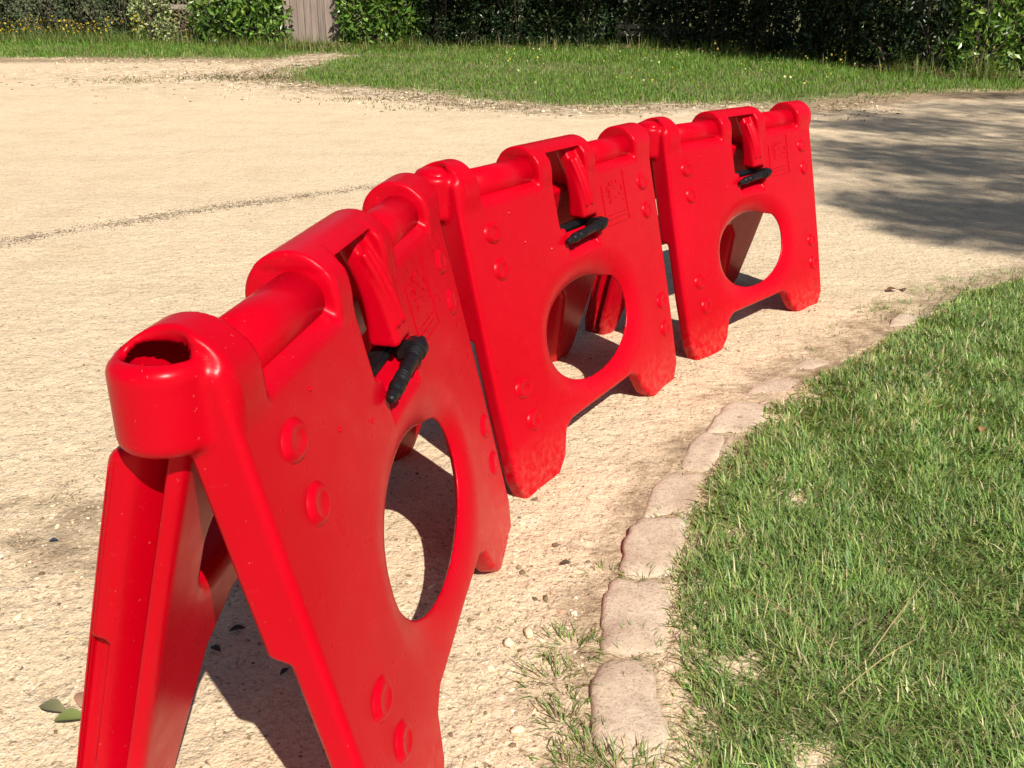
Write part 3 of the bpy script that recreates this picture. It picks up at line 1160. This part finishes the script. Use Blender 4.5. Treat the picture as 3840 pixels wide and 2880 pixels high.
def stones(x, y, size, table, r, sub=1, zoff=.25):
    V0, F0 = ico_points(sub)
    n = len(x); m = len(V0)
    jit = 1 + r.uniform(-.28, .28, (n, m, 1))
    sc = np.stack([r.uniform(.8, 1.5, n), r.uniform(.65, 1.1, n), r.uniform(.4, .75, n)], -1) * size[:, None]
    P = V0[None] * jit * sc[:, None, :]
    a = r.uniform(0, 6.28, n); c, s = np.cos(a)[:, None], np.sin(a)[:, None]
    X = P[..., 0] * c - P[..., 1] * s + x[:, None]; Y = P[..., 0] * s + P[..., 1] * c + y[:, None]
    Z = P[..., 2] + (ground_z(x, y) + size * zoff)[:, None]
    F = (F0[None] + (np.arange(n) * m)[:, None, None]).reshape(-1, 3)
    C = np.repeat(pick_tints(n, table, r)[:, None], m, 1).reshape(-1, 3)
    return np.stack([X, Y, Z], -1).reshape(-1, 3), F, C


STONE_T = [((.52, .39, .25), 6), ((.62, .50, .35), 5), ((.38, .28, .18), 3), ((.68, .58, .43), 1.5), ((.20, .14, .08), 2.0), ((.47, .31, .20), 1)]
r = np.random.default_rng(29)
n = 42000
x = r.uniform(-2.2, 2.4, n); y = r.uniform(.7, 4.8, n)
d = np.hypot(x, y)
k = (np.abs(x) < y * .62 + .25) & (lawn_d(x, y) > .05) & (r.random(n) < np.clip(1.25 / d, .1, 1) * np.clip(.25 + 1.5 * (fbm(x * 3, y * 3, 91) - .25), .1, 1))
x, y = x[k], y[k]
parts = [stones(x, y, np.clip(r.lognormal(math.log(.0019), .45, len(x)), .0009, .0070), STONE_T, r, 1, .1)]
# more stones along the trodden left side and beside the edging
n = 1500
x2 = np.concatenate([r.normal(-.88, .24, n), r.normal(.0, .10, 700)]); y2 = np.concatenate([r.normal(1.42, .24, n), r.uniform(.85, 1.5, 700)])
k = lawn_d(x2, y2) > .12
parts.append(stones(x2[k], y2[k], np.clip(r.lognormal(math.log(.0023), .45, int(k.sum())), .0010, .0075), STONE_T, r, 1, .1))
# grit swept into a faint curved line across the gravel
LINE = np.array([(-2.3, 3.77), (-2.23, 3.85), (-1.96, 4.17), (-1.65, 4.53), (-1.28, 4.92), (-.76, 5.38), (-.32, 5.82), (.1, 6.2)])
t = r.uniform(0, len(LINE) - 1.001, 8200)
i0 = t.astype(int); fr = (t - i0)[:, None]
pt = LINE[i0] * (1 - fr) + LINE[i0 + 1] * fr + r.normal(0, .045, (len(t), 2))
k = r.random(len(t)) < np.clip(.25 + 1.4 * (vnoise(t * 2.3, t * 0, 4) - .2), .1, 1)
pt = pt[k]
parts.append(stones(pt[:, 0], pt[:, 1], r.uniform(.0015, .0042, len(pt)), [((.20, .155, .11), 3), ((.30, .23, .16), 2), ((.12, .10, .075), 1.5)], r, 1, .2))
# rough stones on the far verge
n = 9000
x3 = r.uniform(-7, 4, n); y3 = r.uniform(9.0, 15.2, n)
vd = poly_sd(x3, y3, VERGE)
k = (vd > -.1) & (r.random(n) < np.exp(-np.maximum(vd, 0) / .7) + .7 * np.exp(-(((x3 + 4.6) / 1.9) ** 2 + ((y3 - 13.2) / 1.4) ** 2)))
parts.append(stones(x3[k], y3[k], r.uniform(.006, .022, int(k.sum())), STONE_T + [((.16, .12, .07), 2)], r, 1, .0))
for (bx, by), hd, _ in BARRIERS:
    for fu, fy in ((.14, .185), (.80, .185), (.09, -.235), (.84, -.235)):
        m = 90
        lu = fu + r.uniform(-.11, .11, m); ly = fy + np.where(r.random(m) < .5, r.normal(.012, .012, m), r.normal(-.045, .02, m))
        gx = bx + lu * math.cos(hd) + ly * math.sin(hd); gy = by + lu * math.sin(hd) - ly * math.cos(hd)
        parts.append(stones(gx, gy, np.clip(r.lognormal(math.log(.0024), .45, m), .001, .007), STONE_T, r, 1, .1))
V, F, C = cat(parts)
tag(link('loose_gravel', mesh_np('loose_gravel', V, F, False, C), PEBBLE), 'loose small stones and grit scattered over the gravel', 'gravel', kind='stuff')

# a few single pebbles that stand out beside the nearest edging stone
for (x, y, s, lab) in ((-.002, 1.175, .0105, 'pale pebble on the gravel level with the second edging stone'),
                       (.012, .985, .0085, 'white pebble on the gravel beside the nearest edging stone'),
                       (.030, 1.20, .009, 'rounded beige pebble just left of the weedy tuft'),
                       (-.105, .90, .012, 'yellowish pebble at the bottom edge under the nearest barrier')):
    V, F, C = stones(np.array([x]), np.array([y]), np.array([s]), [((.60, .48, .33), 1)], np.random.default_rng(int(s * 1e5)), 2, .35)
    tag(link('pebble', mesh_np('pebble', V, F, True, C), PEBBLE), lab, 'pebble', 'single pebbles near the edging')


# ------------------------------------------------------------------ leaves
def leaf_cloud(P, D, size, aspect, tint, r, fold=.25):
    """pointed oval leaves at P with axis D (n,3); 4 triangles each"""
    n = len(P)
    D = D / (np.linalg.norm(D, axis=1, keepdims=True) + 1e-9)
    R = r.normal(size=(n, 3))
    S = np.cross(D, R); S /= (np.linalg.norm(S, axis=1, keepdims=True) + 1e-9)
    U = np.cross(S, D)
    L = size[:, None]; W = L * aspect
    base = P - D * L * .5
    tip = P + D * L * .5 - U * L * .10
    mid = P + D * L * -.02 - U * L * fold * .25
    l = P - S * W * .5 + U * L * fold * .08
    rr = P + S * W * .5 + U * L * fold * .08
    V = np.stack([base, l, mid, rr, tip], 1).reshape(-1, 3)
    tri = np.array([(0, 2, 1), (0, 3, 2), (1, 2, 4), (2, 3, 4)])
    F = (tri[None] + (np.arange(n) * 5)[:, None, None]).reshape(-1, 3)
    C = np.repeat(tint[:, None], 5, 1).reshape(-1, 3)
    return V, F, C


def blob_points(c, rad, n, r, shell=.55):
    """points in the outer part of a lumpy ellipsoid with their outward normals"""
    d = r.normal(size=(n, 3)); d /= np.linalg.norm(d, axis=1, keepdims=True)
    rr = (shell + (1 - shell) * r.random(n) ** .6)
    lump = .80 + .42 * fbm(d[:, 0] * 3.1 + c[0] * 3 + 9, d[:, 1] * 3.1 + d[:, 2] * 2.3 + c[1] + 5, 7)
    p = np.array(c) + d * np.array(rad) * (rr * lump)[:, None]
    return p, d


def shrub(name, label, cat_, blobs, n, size, aspect, table, mat, seed, group=None, stems=5, up=.25, droop=0, zmin=None, shell=.5):
    r = np.random.default_rng(seed)
    bx, by = blobs[0][0][0], blobs[0][0][1]
    root = empty(name, (bx, by, float(zg(by))))
    tag(root, label, cat_, group)
    vol = np.array([b[1][0] * b[1][2] for b in blobs]); vol = vol / vol.sum()
    P, Dn = [], []
    for b, f in zip(blobs, vol):
        p, d = blob_points(b[0], b[1], int(n * f), r, shell)
        P.append(p); Dn.append(d)
    P = np.concatenate(P); Dn = np.concatenate(Dn)
    gz = zg(P[:, 1]) + .03
    k = P[:, 2] > gz
    P, Dn = P[k], Dn[k]
    m = len(P)
    D = r.normal(size=(m, 3)) * .75 + Dn * .7 + np.array([0, 0, up])
    sz = r.uniform(.65, 1.2, m) * size
    V, F, C = leaf_cloud(P, D, sz, aspect, pick_tints(m, table, r), r)
    V = V - np.array([bx, by, float(zg(by))])
    link('foliage', mesh_np('foliage', V, F, False, C), mat, root)['kind'] = 'stuff'
    # woody stems and inner branches
    tv, tf, o = [], [], 0
    for b in blobs:
        for q in range(stems):
            a = r.uniform(0, 6.28)
            g0 = np.array([b[0][0] + r.normal(0, .12 * b[1][0]), b[0][1] + r.normal(0, .1), float(zg(b[0][1])) - .05])
            e = np.array(b[0]) + r.normal(size=3) * np.array(b[1]) * .45
            e[2] = max(e[2], g0[2] + .3)
            mid = (g0 + e) / 2 + r.normal(size=3) * .08
            Vt, Ft = tube_np([g0, mid, e], [.022, .015, .006], 6)
            tv.append(Vt); tf += [tuple(i + o for i in f) for f in Ft]; o += len(Vt)
    Vt = np.concatenate(tv) - np.array([bx, by, float(zg(by))])
    link('stem', quads_to_mesh('stem', Vt, tf, True), BARK, root)['kind'] = 'stuff'
    return root


def hedge_row(pts, h, depth, step, jx, r, overz=0):
    out = []
    for (x0, y0), (x1, y1) in zip(pts[:-1], pts[1:]):
        L = math.hypot(x1 - x0, y1 - y0); m = max(1, int(round(L / step)))
        for i in range(m):
            t = (i + .5) / m
            x, y = x0 + (x1 - x0) * t, y0 + (y1 - y0) * t + depth * .9
            z0 = float(zg(y))
            for zz in (.35, 1.05, 1.75):
                if zz > h: continue
                out.append(((x + r.uniform(-jx, jx), y + r.uniform(-.1, .1), z0 + zz), (step * .75, depth * r.uniform(.85, 1.1), .55)))
    return out


rr = random.Random(3)
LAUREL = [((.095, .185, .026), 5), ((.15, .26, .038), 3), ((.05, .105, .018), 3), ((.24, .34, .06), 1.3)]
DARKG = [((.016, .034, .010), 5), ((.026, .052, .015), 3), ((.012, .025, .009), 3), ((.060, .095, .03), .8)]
GAPSHADE = [((.012, .022, .009), 3), ((.018, .030, .012), 2), ((.02, .016, .010), 1)]  # shade of the hedge gaps, put into the leaf colour of the screen
SMALLG = [((.085, .115, .055), 5), ((.12, .15, .075), 3), ((.05, .075, .038), 4), ((.17, .20, .10), 1.2)]
PALE = [((.42, .46, .20), 4), ((.30, .38, .13), 3), ((.52, .52, .30), 2), ((.16, .24, .06), 2)]
BROWN = [((.24, .18, .08), 3), ((.30, .26, .10), 3), ((.15, .10, .055), 3), ((.20, .22, .07), 2)]

shrub('small_leaved_hedge', 'dull dark small-leaved hedge behind yellow flowers at the far left', 'hedge',
      hedge_row([(-13.5, 18.3), (-7.3, 18.45)], 2.2, .75, .8, .15, rr), 42000, .055, .5, SMALLG, MATTLEAF, 101)
shrub('variegated_shrub', 'pale yellow-green variegated shrub right of the small-leaved hedge', 'shrub',
      [((-6.80, 18.15, .95), (.42, .35, .55)), ((-6.75, 18.15, 1.6), (.45, .35, .6)), ((-6.5, 18.1, .62), (.26, .25, .28))], 1500, .085, .5, PALE, MATTLEAF, 102)
shrub('withered_plant', 'brownish half-withered plant below the grey rail', 'plant',
      [((-6.17, 18.05, .70), (.24, .2, .40)), ((-6.0, 18.05, .62), (.2, .2, .3))], 420, .075, .4, BROWN, MATTLEAF, 103, stems=7)
shrub('laurel_bush', 'glossy green laurel bush on the left side of the wooden gate', 'shrub',
      [((-5.05, 17.75, .75), (.75, .6, .55)), ((-4.55, 17.6, .85), (.60, .55, .62)), ((-5.45, 17.85, .95), (.5, .5, .6)), ((-4.85, 17.7, 1.55), (.85, .6, .6)), ((-5.1, 17.75, 2.1), (.7, .6, .5))],
      3300, .145, .46, LAUREL, LEAF, 104, 'laurels beside the gate')
shrub('laurel_bush', 'glossy green laurel bush on the right side of the wooden gate', 'shrub',
      [((-2.45, 17.55, .75), (.70, .55, .55)), ((-2.85, 17.6, 1.0), (.45, .5, .6)), ((-2.1, 17.55, 1.0), (.55, .5, .65)), ((-2.5, 17.6, 1.6), (.75, .6, .6)), ((-2.4, 17.6, 2.1), (.6, .5, .5))],
      2900, .145, .46, LAUREL, LEAF, 105, 'laurels beside the gate')
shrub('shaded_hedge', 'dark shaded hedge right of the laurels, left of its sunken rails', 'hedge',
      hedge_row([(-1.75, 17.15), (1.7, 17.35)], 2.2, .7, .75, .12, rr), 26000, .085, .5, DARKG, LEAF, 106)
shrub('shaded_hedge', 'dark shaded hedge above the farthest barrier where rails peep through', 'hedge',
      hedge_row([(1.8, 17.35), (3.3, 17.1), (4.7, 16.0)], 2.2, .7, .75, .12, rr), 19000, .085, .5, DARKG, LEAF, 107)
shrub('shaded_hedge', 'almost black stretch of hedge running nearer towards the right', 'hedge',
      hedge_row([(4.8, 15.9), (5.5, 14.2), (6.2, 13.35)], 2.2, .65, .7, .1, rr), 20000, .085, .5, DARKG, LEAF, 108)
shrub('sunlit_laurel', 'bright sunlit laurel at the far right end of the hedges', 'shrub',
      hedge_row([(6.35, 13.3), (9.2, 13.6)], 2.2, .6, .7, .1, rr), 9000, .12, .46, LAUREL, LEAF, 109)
shrub('evergreen_screen', 'tall evergreens behind the hedges and gate, leaves coloured near-black as shade in the gaps', 'hedge',
      [((-13 + i * 1.1, 19.75 - max(0, (i - 15)) * .55, 1.6 + .25 * (i % 3)), (.95, .7, 1.9)) for i in range(23)], 52000, .13, .5, GAPSHADE, MATTLEAF, 110, stems=2)

# ------------------------------------------------------------------ gate, rails
gate = empty('wooden_gate', (-3.70, 17.62, float(zg(17.62))))
tag(gate, 'weathered grey-brown vertical board gate between two laurel bushes', 'gate')
bw = .118
for i in range(8):
    bm = bmesh.new()
    x0 = -.48 + i * (bw + .006)
    add_box(bm, (x0, -.012 + .006 * (i % 2), .0), (x0 + bw, .010 + .006 * (i % 2), 1.75 - .01 * (i % 3)))
    bmesh.ops.bevel(bm, geom=list(bm.edges), offset=.003, segments=1, affect='EDGES')
    link('board', bm_mesh(bm, 'board'), WOOD, gate)
for z in (.3, 1.4):
    bm = bmesh.new(); add_box(bm, (-.48, .018, z), (.50, .055, z + .10))
    link('rail', bm_mesh(bm, 'rail'), WOOD, gate)


def rail_fence(x0, x1, y, zs, label):
    z0 = float(zg(y))
    root = empty('rail_fence', ((x0 + x1) / 2, y, z0))
    tag(root, label, 'fence', 'bits of rail fence in the hedge line')
    hw = (x1 - x0) / 2
    for z in zs:
        bm = bmesh.new(); add_box(bm, (-hw, -.02, z - .045), (hw, .02, z + .045))
        bmesh.ops.bevel(bm, geom=list(bm.edges), offset=.006, segments=1, affect='EDGES')
        link('rail', bm_mesh(bm, 'rail'), GREYWOOD, root)
    for x in (-hw + .05, hw - .05):
        bm = bmesh.new(); add_box(bm, (x - .045, .022, -.1), (x + .045, .11, max(zs) + .12))
        link('post', bm_mesh(bm, 'post'), GREYWOOD, root)


GREYWOOD = stone_mat('silvered rail wood', (.14, .13, .12), (.24, .22, .20), 18)
rail_fence(-6.75, -5.35, 18.55, (.58,), 'silvery grey rail above the withered plant')
rail_fence(1.85, 2.85, 17.80, (.36, .24), 'low grey rails half hidden at the foot of the shaded hedge')


# ------------------------------------------------------------------ flowers at the hedge foot
def flower_clump(x, y, n, h, label, group, col, seed):
    r = np.random.default_rng(seed)
    root = empty('flower_clump', (x, y, float(zg(y))))
    tag(root, label, 'flowers', group)
    m = n * 6
    px, py = r.normal(0, .20, m), r.normal(0, .10, m)
    V, F, C = blades(px, py, np.zeros(m), r.uniform(.5, 1.05, m) * h, r.uniform(.008, .016, m), r.uniform(.1, .7, m), r.uniform(0, 6.28, m),
                     pick_tints(m, [((.12, .17, .04), 3), ((.20, .22, .06), 2)], r), 2)
    link('stems', mesh_np('stems', V, F, False, C), BLADE, root)['kind'] = 'stuff'
    P = np.stack([r.normal(0, .22, n * 3), r.normal(0, .10, n * 3), r.uniform(.45, 1.1, n * 3) * h], -1)
    V, F, C = leaf_cloud(P, r.normal(size=(len(P), 3)) + np.array([0, -.3, .6]), r.uniform(.025, .05, len(P)), .8, pick_tints(len(P), [(col, 1)], r), r)
    link('petals', mesh_np('petals', V, F, False, C), PETAL, root)['kind'] = 'stuff'


for i, (x, n) in enumerate([(-9.5, 20), (-8.95, 16), (-8.5, 13), (-8.05, 17), (-7.55, 12), (-7.05, 13)]):
    flower_clump(x, 17.75 + .1 * (i % 2), n, .34 + .05 * (i % 3), ['outermost', 'second', 'third', 'fourth', 'fifth', 'innermost'][i] + ' yellow wildflower clump from the left edge under the small-leaved hedge',
                 'yellow flowers under the left hedge', (.55, .38, .03), 200 + i)
for i, (x, y) in enumerate([(3.75, 16.1), (4.55, 15.6), (5.05, 14.6)]):
    flower_clump(x, y, 9, .26, ['left', 'middle', 'right'][i] + ' one of three ochre seed-head clumps at the foot of the dark hedge', 'ochre seed heads under the dark hedge', (.42, .30, .06), 230 + i)
flower_clump(6.35, 12.95, 12, .5, 'tall yellowish weed stems in front of the bright laurel', None, (.30, .28, .07), 240)

r = np.random.default_rng(77)
n = 130
x = r.uniform(-.5, 5.2, n); y = r.uniform(11, 16.5, n)
k = poly_sd(x, y, VERGE) < -.6
P = np.stack([x[k], y[k], zg(y[k]) + r.uniform(.09, .15, int(k.sum()))], -1)
V, F, C = leaf_cloud(P, r.normal(size=(len(P), 3)), r.uniform(.022, .04, len(P)), .9, pick_tints(len(P), [((.62, .60, .28), 2), ((.6, .5, .06), 1)], r), r)
tag(link('meadow_flowers', mesh_np('meadow_flowers', V, F, False, C), PETAL), 'tiny pale and yellow flower heads dotted through the verge grass', 'flowers', kind='stuff')


# leaf litter and coarse tufts along the hedge foot
BASE = np.array([(-9.6, 18.0), (-6.1, 17.75), (-4.0, 16.8), (-3.2, 16.95), (-1.7, 17.0), (1.8, 17.25), (3.2, 17.0), (4.6, 16.05), (5.4, 14.2), (6.3, 13.2), (8.0, 13.2)])
r = np.random.default_rng(79)
t = r.uniform(0, len(BASE) - 1.001, 2600); i0 = t.astype(int); fr = (t - i0)[:, None]
pt = BASE[i0] * (1 - fr) + BASE[i0 + 1] * fr + np.stack([r.normal(0, .1, len(t)), r.normal(.05, .22, len(t))], -1)
P = np.stack([pt[:, 0], pt[:, 1], zg(pt[:, 1]) + r.uniform(.01, .10, len(t))], -1)
V, F, C = leaf_cloud(P, r.normal(size=(len(P), 3)) * np.array([1, 1, .3]), r.uniform(.03, .08, len(P)), .5, pick_tints(len(P), [((.20, .12, .06), 3), ((.13, .08, .045), 3), ((.28, .17, .08), 1.5), ((.10, .12, .04), 2)], r), r)
tag(link('leaf_litter', mesh_np('leaf_litter', V, F, False, C), MATTLEAF), 'brown leaf litter along the foot of the hedges', 'litter', kind='stuff')
n = 5200
t = r.uniform(0, len(BASE) - 1.001, n); i0 = t.astype(int); fr = (t - i0)[:, None]
k = fbm(t * 6, t * 0 + 3, 95) > .46
pt = (BASE[i0] * (1 - fr) + BASE[i0 + 1] * fr + np.stack([r.normal(0, .15, n), r.normal(-.10, .16, n)], -1))[k]
n = len(pt)
V, F, C = blades(pt[:, 0], pt[:, 1], zg(pt[:, 1]), r.uniform(.12, .36, n), r.uniform(.007, .014, n), np.clip(r.normal(.5, .3, n), .05, 1.4), r.uniform(0, 6.28, n),
                 pick_tints(n, [((.13, .20, .035), 3), ((.22, .23, .06), 2), ((.34, .29, .12), 1.2), ((.08, .14, .025), 2)], r), 2)
tag(link('coarse_grass', mesh_np('coarse_grass', V, F, False, C), BLADE), 'taller coarse grass and weeds along the foot of the hedges', 'grass', kind='stuff')


# ------------------------------------------------------------------ fallen leaves and a weed
def flat_leaf(bm_parts, x, y, z, L, W, az, curl, col):
    pass


def leaf_thing(x, y, L, az, col, label, name='fallen_leaf', z=.004):
    n = 6
    V, F = [], []
    for i in range(n + 1):
        t = i / n
        w = math.sin(math.pi * min(max(t, .03), .985)) ** .8 * L * .27
        zz = z + .010 * math.sin(t * 3.0) * (L / .05) * .5
        for s in (-1, 0, 1):
            V.append(((t - .5) * L, s * w, zz + abs(s) * w * .45))
    for i in range(n):
        for s in (0, 1):
            F.append((i * 3 + s, i * 3 + s + 1, (i + 1) * 3 + s + 1, (i + 1) * 3 + s))
    me = quads_to_mesh(name, V, F, True)
    a = me.color_attributes.new('tint', 'FLOAT_COLOR', 'POINT')
    a.data.foreach_set('color', np.tile(np.array([*col, 1], np.float32), len(V)))
    o = link(name, me, MATTLEAF)
    o.location = (x, y, float(ground_z(x, y)) - (.012 if z > .02 else 0)); o.rotation_euler = (0, 0, az)
    return tag(o, label, 'leaf', 'dry leaves on the gravel and lawn')


leaf_thing(1.39, 3.20, .055, .4, (.16, .08, .04), 'crumpled brown leaf on the gravel right of the farthest barrier')
leaf_thing(1.44, 3.22, .035, 1.4, (.20, .11, .06), 'small brown leaf scrap beside the crumpled leaf right of the farthest barrier')
leaf_thing(.10, 1.40, .022, .2, (.10, .07, .05), 'tiny dark leaf on the gravel left of the third nearest edging stone')
leaf_thing(-.44, 1.20, .026, .3, (.05, .04, .035), 'curled dark leaf on the shaded gravel inside the nearest barrier')
leaf_thing(-.46, 1.15, .022, -.5, (.06, .045, .035), 'second dark leaf in the shade inside the nearest barrier')
leaf_thing(-.34, 1.10, .018, 1.0, (.05, .04, .035), 'dark leaf scrap next to the step in the nearest barrier leg')
leaf_thing(1.10, 1.92, .03, .9, (.45, .20, .10), 'orange-brown leaf lying in the middle of the lawn', z=.035)
leaf_thing(.92, 1.33, .028, .1, (.40, .24, .13), 'tan leaf in the grass close to the right edge', z=.035)
leaf_thing(-.86, 1.46, .018, .2, (.05, .055, .08), 'small dark blue-grey leaf on the gravel at the far left')

weed = empty('weed_sprig', (-.595, 1.005, 0))
tag(weed, 'small flat weed with grey-green and reddish leaves at the nearest rear leg', 'weed')
for (dx, dy, L, az, col) in ((-.055, .008, .042, 2.9, (.20, .19, .10)), (-.020, -.012, .044, 3.3, (.16, .19, .06)), (-.022, .028, .034, 2.0, (.40, .22, .15)), (.012, .006, .036, .4, (.17, .19, .08))):
    o = leaf_thing(0, 0, L, az, col, 'x', 'leaf')
    for kk in ('label', 'category', 'group'): del o[kk]
    o.parent = weed; o.location = (dx, dy, .004); o.rotation_euler = (0, 0, az)


# ------------------------------------------------------------------ trees that shade the path and the hedge
def tree(x, y, h, crown, nleaf, size, seed, label, group, table, trunk_r=.13, lean=(0, 0), gap=.34):
    r = np.random.default_rng(seed)
    z0 = float(zg(y))
    root = empty('shade_tree', (x, y, z0))
    tag(root, label, 'tree', group)
    top = np.array([lean[0], lean[1], h * .72])
    Vt, Ft = tube_np([(0, 0, -.2), (lean[0] * .1, lean[1] * .1, h * .25), tuple(top * np.array([.5, .5, .75])), tuple(top)], [trunk_r * 1.25, trunk_r, trunk_r * .7, trunk_r * .25], 10)
    link('trunk', quads_to_mesh('trunk', Vt, Ft, True), BARK, root)
    tv, tf, o = [], [], 0
    P, D = [], []
    for (c, rad) in crown:
        s = np.array([lean[0] * .3, lean[1] * .3, h * r.uniform(.3, .5)])
        mid = (s + np.array(c)) / 2 + r.normal(size=3) * .15
        Vb, Fb = tube_np([s, mid, c], [trunk_r * .45, trunk_r * .28, .015], 7)
        tv.append(Vb); tf += [tuple(i + o for i in f) for f in Fb]; o += len(Vb)
        p, d = blob_points(c, rad, nleaf // len(crown), r, .25)
        P.append(p); D.append(d)
    link('limbs', quads_to_mesh('limbs', np.concatenate(tv), tf, True), BARK, root)['kind'] = 'stuff'
    P = np.concatenate(P); D = np.concatenate(D)
    k = fbm(P[:, 0] * 1.6 + P[:, 2], P[:, 1] * 1.6 - P[:, 2] * .7, seed) > gap
    P, D = P[k], D[k]
    m = len(P)
    V, F, C = leaf_cloud(P, r.normal(size=(m, 3)) + D * .4, r.uniform(.7, 1.2, m) * size, .55, pick_tints(m, table, r), r)
    link('crown', mesh_np('crown', V, F, False, C), LEAF, root)['kind'] = 'stuff'


# overhanging trees rooted behind the dark hedge
for i, (x, y) in enumerate([(-.6, 18.6), (1.9, 18.7), (4.4, 17.6), (5.7, 16.0)]):
    cr = [((0, -1.6, 3.9), (1.5, 1.5, 1.1)), ((.2, -2.3, 3.0), (1.35, 1.0, .7)), ((-.5, -.5, 4.6), (1.5, 1.4, 1.2)), ((.7, -1.3, 4.6), (1.3, 1.4, 1.0)), ((0, -.6, 3.0), (1.4, 1.0, .8))]
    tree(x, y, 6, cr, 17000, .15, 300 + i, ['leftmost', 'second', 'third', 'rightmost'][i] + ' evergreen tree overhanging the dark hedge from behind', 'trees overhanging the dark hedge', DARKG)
# trees to the right of the camera whose crowns dapple the path: (ground x, ground y, half widths of the shade)
S = np.array([SUN.x, SUN.y]) / SUN.z
PATH_TREES = [((5.9, 1.3), 'nearer', [(3.0, 4.45, 1.35, .42, 4.4), (2.9, 5.15, 1.2, .34, 4.7), (3.9, 5.3, 1.1, .5, 5.0), (4.6, 4.4, 1.2, .6, 4.6), (3.2, 5.85, 1.3, .30, 5.1),
                                      (2.5, 4.15, .8, .25, 4.5), (4.4, 6.3, 1.2, .35, 5.3), (2.4, 4.75, .7, .2, 4.6), (2.75, 6.4, .9, .22, 5.0)]),
              ((8.3, 3.0), 'farther', [(3.3, 7.4, 1.5, .50, 5.2), (4.3, 8.4, 1.5, .6, 5.6), (3.9, 9.3, 1.1, .42, 5.4), (5.6, 8.0, 1.5, .7, 5.8), (6.3, 9.6, 1.4, .6, 5.9), (5.2, 10.1, 1.3, .5, 5.6),
                                       (4.9, 7.1, 1.3, .5, 5.4), (3.0, 6.9, 1.0, .28, 5.2), (3.4, 8.5, .8, .3, 5.3), (6.2, 11.2, 1.2, .3, 5.6)])]
for i, ((tx, ty), word, shade) in enumerate(PATH_TREES):
    tx, ty = tx + S[0] * 4.6, ty + S[1] * 4.6
    cr = [((gx + S[0] * hh * 1.95 - tx, gy + S[1] * hh * 1.95 - ty, hh * 1.95), (ax, ay, .6)) for gx, gy, ax, ay, hh in shade]
    tree(tx, ty, 12.5, cr, 1400 * len(cr), .09, 400 + i, word + ' broadleaf tree beside the path throwing dappled shade', 'trees beside the path', LAUREL, gap=.30)
